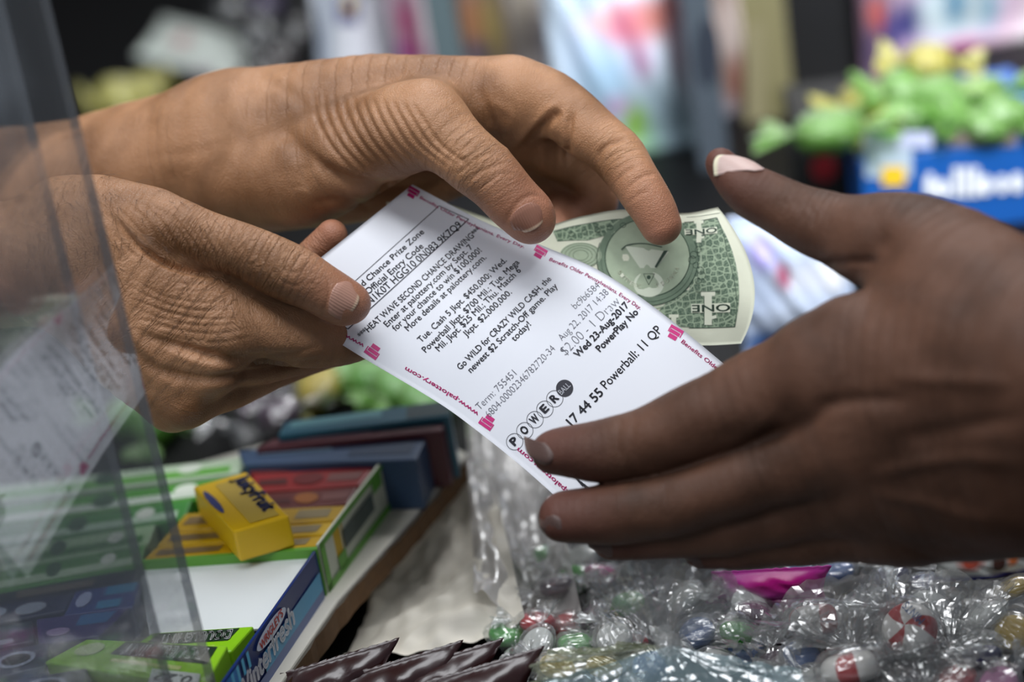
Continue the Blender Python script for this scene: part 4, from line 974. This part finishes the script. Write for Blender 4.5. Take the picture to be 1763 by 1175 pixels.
def candy_mesh(R, flat):
    vs, fs = [], []; n, m_ = 28, 16
    for j in range(m_ + 1):
        ph = -math.pi / 2 + math.pi * j / m_
        for i in range(n):
            a = 2 * math.pi * i / n; c_ = math.copysign(abs(math.cos(ph)) ** .75, 1); s_ = math.copysign(abs(math.sin(ph)) ** .8, math.sin(ph))
            vs.append((R * c_ * math.cos(a), R * c_ * math.sin(a), R * flat * s_ * (1 - .18 * (1 - c_) ** 2)))
    for j in range(m_):
        for i in range(n): fs.append((j * n + i, j * n + (i + 1) % n, (j + 1) * n + (i + 1) % n, (j + 1) * n + i))
    return vs, fs
def wrapper_mesh(R, flat, seed, tail=1.0, fan=1.0):
    r = random.Random(seed); vs, fs = [], []; n = 40
    prof = [(-2.3, .95), (-2.0, .85), (-1.7, .62), (-1.45, .36), (-1.3, .2), (-1.18, .36), (-1.0, .72), (-.7, .98), (-.3, 1.12), (.1, 1.13), (.5, 1.08), (.85, .86), (1.05, .62), (1.2, .34), (1.32, .2), (1.48, .4), (1.75, .66), (2.05, .9), (2.35, 1.0)]
    ph = [r.uniform(0, 6.28) for _ in range(6)]
    for x, rr in prof:
        end = max(0, abs(x) - 1.25)
        for i in range(n):
            a = 2 * math.pi * i / n
            k = rr * (1 + .07 * math.sin(3 * a + ph[0]) + .05 * r.uniform(-1, 1))
            if end > 0:
                k *= 1 + .35 * math.sin(7 * a + ph[1] + x) * min(1, end * 1.6)
            fl = flat * 1.15 if end == 0 else .30 + .12 * math.sin(a * 5 + ph[2])
            X = x if end == 0 else math.copysign(1.25 + (abs(x) - 1.25) * tail, x) + .10 * math.sin(4 * a + ph[3]) * end
            vs.append((R * X, R * k * fan * math.cos(a) if end else R * k * math.cos(a), R * k * fl * math.sin(a) + (R * .10 * end * math.sin(6 * a + ph[4]))))
    for j in range(len(prof) - 1):
        for i in range(n): fs.append((j * n + i, j * n + (i + 1) % n, (j + 1) * n + (i + 1) % n, (j + 1) * n + i))
    return vs, fs
_sw = {}
def sweet(loc, R, rot, cmat, wmat, label, group, name='wrapped_candy', flat=.6, tail=1.0, fan=1.0, variant=0):
    root = empty(name, loc, label, 'candy', group); root.rotation_euler = rot
    key = (R, flat, tail, fan, variant, id(cmat), id(wmat))
    if key not in _sw:
        a = mesh('candy', *candy_mesh(R * .95, flat), cmat, None, smooth=True); b = mesh('wrapper', *wrapper_mesh(R, flat, variant, tail, fan), wmat, None); _sw[key] = (a, b)
    else:
        a, b = (x.copy() for x in _sw[key])
        for x in (a, b): COL.objects.link(x)
    for x in (a, b): x.parent = root
    return root
R3 = lambda: (random.uniform(-.4, .4), random.uniform(-.4, .4), random.uniform(0, 6.28))

# peppermints lying in front
for i, (px, py, z, rot, lab) in enumerate([
    (1462, 1152, .022, (-.5, .2, .5), 'red-striped white mint with blue print, lowest of the mints, at the bottom edge'),
    (1566, 1085, .024, (-.6, -.3, 2.0), 'red-striped white mint showing a broad red bar, to the right of the tallest clear bag'),
    (1405, 1068, .022, (-.2, .5, 1.1), 'hazy red-striped mint deep inside its clear wrapper, above the lowest mint')]):
    s_ = sweet(G(px, py, z), .0135, rot, mint_m, film_c, lab, 'red and white striped mints', name='wrapped_mint', flat=.62, variant=i, tail=1.2, fan=1.3)
    cd = [c for c in s_.children if c.name.startswith('candy')][0]
    v, f, W = text_geo(('MINTS', 'MINTS', 'MINTS')[i], .02)
    vv = [((x / W - .5) * .013, y * .004 - .0085, .0086) for x, y in v]
    t_ = mesh('blue_print', vv, f, plain((40, 96, 160), .4), None); t_.parent = s_
# big clear twist with raised fan
def fan_sheet(name, base, tips, mat, parent, n=44, m_=9, amp=.004, seed=1, twist=.0):
    """cellophane fanning out from a twisted neck: base point, arc of outer points"""
    r = random.Random(seed); T_ = catmull(tips, max(2, n // (len(tips) - 1))); vs, fs = [], []
    k = len(T_); ph = [r.uniform(0, 6.28) for _ in range(5)]
    for j in range(m_ + 1):
        t = j / m_
        for i in range(k):
            d = T_[i] - base; s = i / k
            rip = amp * t * (math.sin(s * 19 + ph[0]) + .6 * math.sin(s * 37 + ph[1]) + .7 * math.sin(s * 11 + t * 13 + ph[4]) + .35 * r.uniform(-1, 1)) - amp * .5 * math.sin(t * 9 + s * 12 + ph[2]) * t
            vs.append(base + d * (t ** .85) * (1 + .04 * math.sin(s * 30 + ph[3]) * t) - cF * rip + cU * amp * .4 * r.uniform(-1, 1) * t)
    for j in range(m_):
        for i in range(k - 1): fs.append((j * k + i, j * k + i + 1, (j + 1) * k + i + 1, (j + 1) * k + i))
    return mesh(name, vs, fs, mat, parent)
def C_(px, py, d): return P(px, py, d)
tw = empty('clear_candy_bag', C_(1150, 1115, .955), 'large clear cellophane bag with a tall crinkled fan, under the dark fingertips', 'candy bag')
fan_sheet('fan', C_(1150, 1112, .958), [C_(1012, 1020, .97), C_(1022, 985, .965), C_(1085, 972, .95), C_(1140, 962, .96), C_(1200, 978, .945), C_(1262, 985, .955), C_(1290, 1030, .97)], film_w, tw, seed=3, amp=.0035)
fan_sheet('fan', C_(1150, 1112, .962), [C_(1050, 1080, .97), C_(1030, 1035, .98), C_(1100, 1000, .98), C_(1180, 1000, .99), C_(1250, 1040, .975), C_(1330, 1090, .975)], film_c, tw, seed=8, amp=.004)
vs, fs = wrapper_mesh(.010, .8, 5, .5, .6); nk = mesh('twisted_neck', [tuple(v * .55 for v in p) for p in vs], fs, film_w, tw)
nk.matrix_world = Matrix.Translation(Vector(C_(1150, 1112, .955))) @ Matrix.Rotation(math.radians(90), 4, 'Y')
fan_sheet('pouch', C_(1155, 1112, .955), [C_(930, 1175, .93), C_(960, 1250, .92), C_(1100, 1330, .90), C_(1300, 1330, .90), C_(1420, 1240, .92), C_(1370, 1150, .94)], film_t, tw, seed=11, amp=.004)
fan_sheet('pouch', C_(1150, 1114, .962), [C_(915, 1190, .94), C_(930, 1130, .955), C_(1020, 1118, .96), C_(1090, 1105, .97)], film_o, tw, seed=12, amp=.004)
# loose crinkled bags of the heap
for i, (c, tips, mt_, lab) in enumerate([
    ((1470, 1120, .965), [(1290, 1110, .975), (1330, 1040, .985), (1420, 1000, .985), (1500, 985, .985), (1545, 1040, .98), (1560, 1120, .97), (1480, 1200, .94)], film_w, 'hazy clear bag around the mints'),
    ((1640, 1120, .965), [(1520, 1090, .98), (1540, 1010, 1.0), (1600, 985, 1.01), (1680, 990, 1.01), (1763, 1010, 1.01), (1800, 1120, .97), (1700, 1230, .93)], film_w, 'cloudy cellophane bag with tiny blue print, right of the mints'),
    ((1600, 1190, .94), [(1480, 1180, .95), (1500, 1120, .96), (1580, 1095, .965), (1660, 1105, .965), (1740, 1150, .95), (1760, 1230, .93)], film_c, 'clear crackling wrapper at the bottom edge beside the lowest mint')]):
    b_ = empty('clear_candy_bag', C_(*c), lab, 'candy bag'); fan_sheet('film', C_(*c), [C_(*t) for t in tips], mt_, b_, seed=20 + i, amp=.005)
    fan_sheet('film', C_(c[0], c[1], c[2] + .012), [C_(t[0] * .7 + c[0] * .3, t[1] * .7 + c[1] * .3, t[2] + .01) for t in tips], mt_, b_, seed=30 + i, amp=.004)

# the heap of small sweets
cols = {'green': (50, 160, 40), 'red': (200, 20, 40), 'dark purple': (64, 30, 60), 'white': (214, 216, 212), 'blue': (30, 96, 170), 'yellow': (204, 170, 20), 'magenta': (186, 10, 130), 'navy': (24, 26, 90), 'pale pink': (214, 150, 190)}
heap = [(948, 958, 'green'), (985, 1000, 'green'), (958, 1010, 'dark purple'), (1000, 965, 'white'), (1030, 990, 'magenta'), (925, 1072, 'red'), (975, 1080, 'red'), (1020, 1062, 'dark purple'), (1058, 1100, 'white'), (1085, 1108, 'red'),
        (990, 1110, 'green'), (925, 1110, 'white'), (850, 1075, 'yellow'), (872, 1092, 'green'), (1270, 1090, 'green'), (1285, 1120, 'blue'), (1200, 1090, 'blue'), (1300, 1060, 'dark purple'), (1440, 985, 'blue'), (1375, 990, 'blue'),
        (1535, 992, 'navy'), (1590, 1010, 'navy'), (1740, 1015, 'yellow'), (1690, 1130, 'navy'), (1650, 1010, 'white'), (1600, 1040, 'white'), (1700, 1060, 'white'), (1640, 1080, 'white'), (1745, 1090, 'yellow'), (1240, 1140, 'white'),
        (1120, 1150, 'blue'), (1040, 1150, 'yellow'), (960, 1150, 'yellow'), (1330, 1150, 'dark purple'), (1380, 1130, 'blue'), (1290, 1040, 'white'), (1340, 1040, 'pale pink'), (1080, 1040, 'green'), (1180, 1030, 'white'), (1560, 1160, 'dark purple'), (1650, 1170, 'red'), (1720, 1180, 'pale pink'), (1400, 1180, 'white')]
smooth_c = {k: plain(c, .6) for k, c in cols.items()}
for i, (px, py, cn) in enumerate(heap):
    sweet(G(px, py, .009 + .004 * (i % 3)), .0092, (random.uniform(-.5, .5), random.uniform(-.5, .5), random.uniform(0, 6.28)), smooth_c[cn], film_c if i % 2 else film_w,
          cn + ' sweet in a clear twisted wrapper, in the blurred heap below the dark hand', cn + ' sweets of the heap', variant=i % 3, flat=.5, tail=1.0)
for i, (px, py, cn) in enumerate([(548, 668, 'yellow'), (640, 652, 'green'), (690, 668, 'green'), (590, 650, 'green'), (500, 660, 'dark purple'), (480, 715, 'dark purple'), (445, 705, 'dark purple'), (420, 690, 'dark purple'), (735, 690, 'green'), (230, 720, 'green'), (270, 725, 'green')]):
    sweet(G(px, py, .012), .015, R3(), smooth_c[cn], {'green': film_g, 'yellow': film_y}.get(cn, film_d), cn + ' sweet in the shade under the tanned hand and the ticket', cn + ' sweets under the ticket', variant=i % 3, flat=.7)

def pillow(name, O, X, Y, thick, mat, label=None, cat=None, group=None, parent=None, nx=26, ny=26, seed=0, crimp=.06, rag=0.0):
    """sealed packet: O lower corner, X width vector, Y height vector, puffed out by thick, with crimped ends"""
    r = random.Random(seed); O, X, Y = map(np.asarray, (O, X, Y)); Z = nrm(np.cross(X, Y)); V, UV = [], []
    ph = [r.uniform(0, 6.28) for _ in range(6)]
    for side in (1, -1):
        for j in range(ny + 1):
            for i in range(nx + 1):
                u, v = i / nx, j / ny; e = min(v, 1 - v); k = min(1, max(0, (e - crimp) / .30)); k = math.sin(k * math.pi / 2)
                puff = thick / 2 * k * (max(0, math.sin(math.pi * u)) ** .6) + .0002
                wr_ = thick * .10 * (math.sin(u * 17 + ph[0] + 5 * v) * math.sin(v * 11 + ph[1]) + .6 * math.sin(u * 31 + v * 23 + ph[2])) * k
                cr = .0006 * math.sin(u * 90) if e < crimp else 0
                uu = u + (0.5 - u) * .06 * k; vv = v + (rag * math.sin(u * 100) if v in (0, 1) else 0)
                V.append(O + X * uu + Y * vv + Z * (side * (puff + wr_ * .5) + cr)); UV.append((u, v))
    n = (nx + 1) * (ny + 1); F_ = []
    for j in range(ny):
        for i in range(nx):
            a = j * (nx + 1) + i; F_.append((a, a + 1, a + nx + 2, a + nx + 1)); F_.append((a + n + nx + 1, a + n + nx + 2, a + n + 1, a + n))
    rim = [i for i in range(nx + 1)] + [j * (nx + 1) + nx for j in range(1, ny + 1)] + [ny * (nx + 1) + i for i in range(nx - 1, -1, -1)] + [j * (nx + 1) for j in range(ny - 1, 0, -1)]
    for i in range(len(rim)): a, b = rim[i], rim[(i + 1) % len(rim)]; F_.append((b, a, a + n, b + n))
    o = mesh(name, V, F_, mat, parent, smooth=True, label=label, cat=cat, group=group); ul = o.data.uv_layers.new(name='UVMap')
    for l in o.data.loops: ul.data[l.index].uv = UV[l.vertex_index]
    return o

# chocolate packets fanned at the bottom edge
choc = plain((46, 20, 20), .28, spec=.6, coat=.2)
for i, (ax, ay) in enumerate([(688, 1098), (798, 1102), (868, 1098), (938, 1112)]):
    tip = G(ax, ay, .045); q0 = G(ax - 205, ay + 62, .034); q1 = G(ax - 60, ay + 150, .012)
    X = (q0 - tip); Y = (q1 - tip) 
    root = empty('chocolate_packet', tip, ['dark maroon packet whose pointed corner touches the foam board shadow', 'dark maroon packet with a small bright glint on its crimp, second of the fan', 'dark maroon packet third in the fan, in front of the cloudy plastic', 'dark maroon packet ending beside the yellow-striped wrapper'][i], 'packet', 'dark maroon packets')
    b_ = pillow('foil', tip, X, Y, .014, choc, parent=root, seed=40 + i, crimp=.05, rag=.008)
    n_ = nrm(np.cross(X, Y)); n_ = n_ if n_ @ cF < 0 else -n_
    cpt = tip + X * .62 + Y * .62 + n_ * .0085
    e1 = nrm(X); e2 = nrm(np.cross(n_, e1))
    if i == 0:
        add('print', [([cpt + (e1 * math.cos(a) * .018 + e2 * math.sin(a) * .011) for a in np.linspace(0, 6.28, 24)[:-1]], [tuple(range(23))])], plain((190, 14, 40), .3), root, 'red emblem')
    arc = [cpt + (e1 * math.cos(a) * .010 + e2 * math.sin(a) * .008) + n_ * .0006 for a in np.linspace(.4, 3.8, 14)]
    add('print', [strip(arc, .0025, n_)], plain((226, 176, 20), .3), root, 'yellow curl')

# white plastic sheet and clear bag slumped beside the board
def slump(name, quad, zf, n, m_, mat, seed, **kw):
    r = random.Random(seed); V, F_ = [], []; off = r.uniform(0, 10)
    for j in range(m_ + 1):
        for i in range(n + 1):
            s, t = i / n, j / m_; px = (quad[0][0] * (1 - s) + quad[1][0] * s) * (1 - t) + (quad[3][0] * (1 - s) + quad[2][0] * s) * t
            py = (quad[0][1] * (1 - s) + quad[1][1] * s) * (1 - t) + (quad[3][1] * (1 - s) + quad[2][1] * s) * t
            g = G(px, py, .0); g[2] = max(.0006, zf(s, t) + .009 * mnoise.noise(Vector((s * 3 + off, t * 5, 0))) + .005 * mnoise.noise(Vector((s * 9 + off, t * 13, 3))))
            V.append(g)
    for j in range(m_):
        for i in range(n): a = j * (n + 1) + i; F_.append((a, a + 1, a + n + 2, a + n + 1))
    return mesh(name, V, F_, mat, None, smooth=True, **kw)
sheet_m = plain((226, 220, 206), .55, noise=.12, scale=30)
o = slump('plastic_sheet', [(690, 950), (850, 850), (915, 1130), (580, 1165)], lambda s, t: .004 + .020 * s * s + .005 * math.sin(t * 7 + s * 4), 50, 50, sheet_m, 5,
      label='creamy folded plastic sheet lying between the foam board and the clear bag', cat='plastic sheet')
o = slump('plastic_bag', [(812, 720), (930, 760), (1010, 1110), (830, 1100)], lambda s, t: .016 + .014 * math.sin(s * 6.0 + 1) * (1 - .4 * t), 60, 60, clear_film(tint=(.86, .86, .85), haze=.88, gloss=.08, rough=.25, bump=.0008, bscale=90, hazecol=(.80, .77, .74)), 9,
      label='greyish clear plastic bag with long upright folds, left of the dark fingertips', cat='plastic bag')
mg = pillow('candy_packet', G(1215, 1040, .012), G(1420, 1030, .016) - G(1215, 1040, .012), G(1225, 985, .03) - G(1215, 1040, .012), .012, spots((190, 60, 160), [(.25, .3, .2, .3, (214, 150, 200)), (.6, .7, .3, .25, (190, 0, 130)), (.05, .6, .08, .2, (220, 190, 210))]),
      'magenta and pink candy packet peeping out below the dark hand', 'packet', seed=3)
mg = pillow('candy_packet', G(1600, 1010, .012), G(1800, 985, .014) - G(1600, 1010, .012), G(1610, 958, .03) - G(1600, 1010, .012), .012, spots((206, 208, 204), [(.5, .28, .6, .14, (40, 40, 120)), (.3, .8, .1, .2, (190, 80, 60)), (.55, .75, .08, .3, (60, 30, 20)), (.68, .8, .05, .2, (210, 110, 50))]),
      'white packet with a blue line and orange print, half under the dark wrist', 'packet', seed=4)

# ------------------------------------------------------------------ goods standing at the back of the counter
def on_plane(px, py, p0, n_): r = ray(px, py); return cC + r * ((p0 - cC) @ n_) / (r @ n_)
def stand(x0, x1, yref, d, hgt, skew=0.0):
    """a rectangle standing on the counter: base ends under the photo columns x0 and x1 at depth d"""
    a, b = P(x0, yref, d), P(x1, yref, d + skew); a[2] = b[2] = 0; return a, b - a, np.array([0, 0, hgt])
def px_uv(O, X, Y, px, py):
    n_ = nrm(np.cross(X, Y)); q = on_plane(px, py, O, n_) - O; return (q @ X) / (X @ X), (q @ Y) / (Y @ Y)
def px_spots(O, X, Y, sp):
    o = []
    for px, py, rx, ry, col in sp:
        u, v = px_uv(O, X, Y, px, py); u2, v2 = px_uv(O, X, Y, px + rx, py); u3, v3 = px_uv(O, X, Y, px, py - ry); o.append((u, v, abs(u2 - u) + 1e-4, abs(v3 - v) + 1e-4, col))
    return o
def bag(x0, x1, yref, d, hgt, thick, base, sp, label, skew=0.0, group=None, name='snack_bag', z0=0, lean=0.0, rough=.35):
    O, X, Y = stand(x0, x1, yref, d, hgt, skew); O[2] = z0; Y = Y + np.array([0, lean, 0])
    return pillow(name, O, X, Y, thick, spots(base, px_spots(O, X, Y, sp), rough), label, 'snack bag', group, seed=int(x0), nx=30, ny=40)
def carton(x0, x1, yref, d, hgt, dep, base, dec, label, skew=0.0, name='carton', rough=.45, group=None, z0=0.0):
    O, X, Y = stand(x0, x1, yref, d, hgt, skew); n_ = np.cross(nrm(X), [0, 0, 1]); n_ = n_ if n_[1] < 0 else -n_
    b = -n_ * dep; o = prism(name, [O, O + X, O + X + b, O + b], hgt + z0, z0, plain(base, rough), None, bevel=.0015, label=label, cat='carton', group=group)
    for i, (px, py, rx, ry, col, rnd) in enumerate(dec):
        c = [on_plane(px + sx * rx, py + sy * ry, O, n_) for sx, sy in ((-1, -1), (1, -1), (1, 1), (-1, 1))]
        add('print', [decal(c, 0, 1, 0, 1, .0006 + .0003 * i, rx=rnd)], plain(col, rough), o)
    return o
W_ = (222, 222, 222)
carton(546, 672, 60, 1.78, .24, .05, (176, 180, 186), [(630, 60, 34, 70, (206, 208, 216), 0), (600, 16, 17, 24, (22, 24, 100), 0), (602, 8, 9, 12, (190, 160, 30), 1), (560, 50, 12, 70, (130, 138, 150), 0)], 'grey-white carton with a navy and yellow emblem, beside the dark gap')
bag(672, 756, 60, 1.74, .24, .03, (206, 176, 192), [(700, 30, 14, 40, (190, 60, 120)), (712, 80, 16, 22, (184, 70, 130)), (735, 30, 10, 60, (216, 200, 204)), (690, 85, 12, 18, (170, 90, 160))], 'white bag with raspberry print next to the grey post')
carton(738, 790, 60, 1.66, .24, .012, (74, 88, 92), [], 'slim slate-grey divider post', skew=0.0, name='divider_post')
bag(792, 880, 60, 1.82, .24, .025, (170, 150, 140), [(816, 30, 26, 50, (196, 140, 100)), (850, 40, 18, 60, (206, 184, 120)), (822, 85, 20, 18, (120, 110, 130))], 'tan and orange bag standing behind the knuckles')
bag(868, 985, 60, 1.90, .25, .03, (196, 188, 186), [(900, 20, 26, 70, (206, 196, 180)), (935, 60, 28, 50, (160, 152, 152)), (950, 85, 14, 30, (120, 122, 140))], 'dull beige bag between the tan bag and the large pastel one')
bag(950, 1215, 180, 1.66, .27, .05, (196, 212, 226), [(1010, 70, 50, 90, (176, 196, 220)), (1060, 20, 60, 26, (220, 190, 190)), (1080, 30, 40, 40, (196, 116, 140)), (1150, 15, 60, 40, (176, 112, 104)), (1190, 90, 40, 80, (150, 130, 140)),
    (1100, 95, 24, 40, (170, 130, 160)), (1040, 130, 50, 50, (160, 190, 214)), (1120, 180, 40, 60, (150, 170, 180)), (1095, 215, 22, 42, (140, 186, 70)), (1060, 175, 22, 20, (180, 160, 190)), (1130, 270, 30, 60, (120, 160, 130)), (1170, 240, 40, 120, (124, 144, 154)), (1120, 330, 60, 40, (110, 132, 140))],
    'large pastel bag in pale blue, pink and lime behind the pinching hand')
carton(1192, 1246, 180, 1.60, .27, .02, (60, 68, 76), [(1218, 90, 22, 60, (34, 40, 50), 1)], 'dark slate post beside the pastel bag', name='divider_post')
bag(1228, 1330, 180, 1.72, .27, .04, (120, 104, 96), [(1260, 40, 30, 60, (170, 156, 150)), (1275, 140, 22, 50, (140, 96, 84)), (1250, 210, 26, 40, (110, 108, 116)), (1290, 240, 30, 40, (130, 120, 96)), (1240, 260, 24, 40, (76, 56, 60))], 'brownish bag with faded red print, left of the olive carton')
carton(1290, 1368, 180, 1.70, .27, .05, (104, 99, 70), [(1300, 200, 16, 160, (112, 106, 80), 0), (1345, 250, 18, 100, (92, 88, 58), 0)], 'olive-coloured carton standing against the black one')
carton(1352, 1515, 180, 1.74, .28, .10, (13, 13, 14), [], 'tall black carton in the background')
bag(1484, 1545, 100, 1.70, .27, .03, (120, 96, 110), [(1505, 20, 14, 30, (170, 80, 70)), (1500, 90, 12, 50, (76, 66, 96)), (1520, 110, 10, 40, (150, 110, 110)), (1530, 60, 12, 40, (50, 50, 110))], 'mauve and navy bag squeezed beside the black carton')
bag(1525, 1830, 100, 1.80, .30, .06, (226, 222, 224), [(1632, 8, 112, 88, (184, 70, 150)), (1636, 8, 84, 62, (190, 214, 224)), (1640, 20, 60, 44, (206, 222, 226)), (1655, 80, 34, 16, (206, 110, 160)), (1555, 40, 26, 40, (60, 60, 120)), (1640, 0, 18, 40, (110, 160, 190)), (1700, 10, 14, 40, (140, 180, 200))],
    'big white bag with a magenta ring around pale blue, behind the lime sweets')
# black stand with a red square, blue box, pale bag, sweets piled on top
carton(1376, 1492, 300, 1.50, .074, .07, (14, 14, 15), [(1418, 290, 22, 22, (110, 16, 28), 1)], 'small black box with a dark red spot, under a lime sweet', z0=0)
bb = carton(1484, 1830, 320, 1.43, .060, .15, (18, 82, 158), [(1530, 270, 40, 36, (170, 186, 200), 0), (1538, 303, 20, 17, (226, 186, 40), 0), (1545, 240, 60, 14, (180, 186, 214), 0), (1690, 238, 60, 12, (120, 110, 104), 0)], 'bright blue box with blurred white lettering and a yellow square')
O, X, Y = stand(1484, 1830, 320, 1.43, .060); n_ = np.cross(nrm(X), [0, 0, 1])
def fq(a, b, c, d): return [on_plane(*q, O, n_) for q in (a, b, c, d)]
lt_ = []
for k, (x, wd, h0, h1) in enumerate([(1600, 9, 296, 340), (1622, 12, 306, 340), (1646, 6, 286, 338), (1662, 6, 286, 336), (1678, 6, 286, 336), (1696, 12, 300, 334), (1724, 10, 300, 332), (1750, 12, 296, 330)]):
    lt_.append(decal(fq((x - wd, h0), (x + wd, h0), (x + wd, h1), (x - wd, h1)), 0, 1, 0, 1, .0022, rx=1 if wd > 8 else 0))
add('lettering', lt_, plain((224, 228, 232), .4), bb, 'thick white lettering too blurred to read')
bag(1272, 1480, 520, 1.30, .085, .03, (176, 190, 214), [(1310, 430, 24, 30, (150, 140, 200)), (1400, 470, 60, 30, (214, 220, 232)), (1345, 468, 14, 22, (150, 70, 100)), (1380, 540, 60, 40, (200, 212, 232)), (1320, 590, 40, 22, (60, 100, 160)), (1440, 470, 20, 20, (226, 228, 232))], 'pale blue and white bag seen between the dark thumb and fingers', z0=.0, lean=.02)
gr, ye, pl = plain((84, 132, 26), .5), plain((164, 150, 22), .5), plain((176, 146, 92), .5)
zt = .068
for i, (px, py, d, z, mt_, wm, R_, nm) in enumerate([
    (1425, 225, 1.52, .090, gr, film_g, .024, 'lime sweet lying alone on the small black box'), (1490, 170, 1.52, .082, ye, film_y, .018, 'yellow sweet at the left end of the pile on the blue box'),
    (1530, 205, 1.50, .084, pl, film_y, .018, 'buff sweet low in the pile on the blue box'), (1560, 150, 1.54, .10, gr, film_g, .019, 'lime sweet in the middle of the pile above the buff one'),
    (1600, 105, 1.58, .115, ye, film_y, .018, 'yellow sweet on top of the pile'), (1610, 160, 1.54, .095, gr, film_g, .020, 'lime sweet under the topmost yellow one'),
    (1680, 160, 1.55, .10, ye, film_g, .019, 'yellow sweet in a lime wrapper, right half of the pile'), (1730, 195, 1.53, .092, gr, film_g, .021, 'pale lime sweet at the right edge of the picture'),
    (1665, 205, 1.50, .084, pl, film_g, .018, 'buff sweet in a pale green wrapper resting on the blue box'), (1590, 205, 1.5, .083, gr, film_g, .017, 'small lime sweet between the two buff ones'),
    (1640, 180, 1.5, 0, gr, film_g, .018, 'lime sweet behind the buff one in a pale green wrapper'), (1700, 215, 1.5, 0, gr, film_g, .017, 'small lime sweet low at the right of the pile'), (1560, 190, 1.5, 0, gr, film_g, .017, 'lime sweet just above the first buff one')]):
    z_ = .072 + (205 - min(py, 205)) * .00028; q = G(px, py, z_ if px > 1440 else .082); sweet(q, R_ * .8, (random.uniform(-.3, .3), random.uniform(-.3, .3), random.uniform(-.6, .6)), mt_, wm, nm, 'lime and yellow sweets', variant=i % 3, flat=.6, tail=1.1, fan=1.1)
# dim goods in the dark corner
O, X, Y = G(238, 110, .012), G(425, 112, .012) - G(238, 110, .012), G(285, 28, .06) - G(238, 110, .012)
O = P(232, 96, 2.02); X = P(408, 142, 1.96) - O; Y = P(280, 28, 2.10) - O
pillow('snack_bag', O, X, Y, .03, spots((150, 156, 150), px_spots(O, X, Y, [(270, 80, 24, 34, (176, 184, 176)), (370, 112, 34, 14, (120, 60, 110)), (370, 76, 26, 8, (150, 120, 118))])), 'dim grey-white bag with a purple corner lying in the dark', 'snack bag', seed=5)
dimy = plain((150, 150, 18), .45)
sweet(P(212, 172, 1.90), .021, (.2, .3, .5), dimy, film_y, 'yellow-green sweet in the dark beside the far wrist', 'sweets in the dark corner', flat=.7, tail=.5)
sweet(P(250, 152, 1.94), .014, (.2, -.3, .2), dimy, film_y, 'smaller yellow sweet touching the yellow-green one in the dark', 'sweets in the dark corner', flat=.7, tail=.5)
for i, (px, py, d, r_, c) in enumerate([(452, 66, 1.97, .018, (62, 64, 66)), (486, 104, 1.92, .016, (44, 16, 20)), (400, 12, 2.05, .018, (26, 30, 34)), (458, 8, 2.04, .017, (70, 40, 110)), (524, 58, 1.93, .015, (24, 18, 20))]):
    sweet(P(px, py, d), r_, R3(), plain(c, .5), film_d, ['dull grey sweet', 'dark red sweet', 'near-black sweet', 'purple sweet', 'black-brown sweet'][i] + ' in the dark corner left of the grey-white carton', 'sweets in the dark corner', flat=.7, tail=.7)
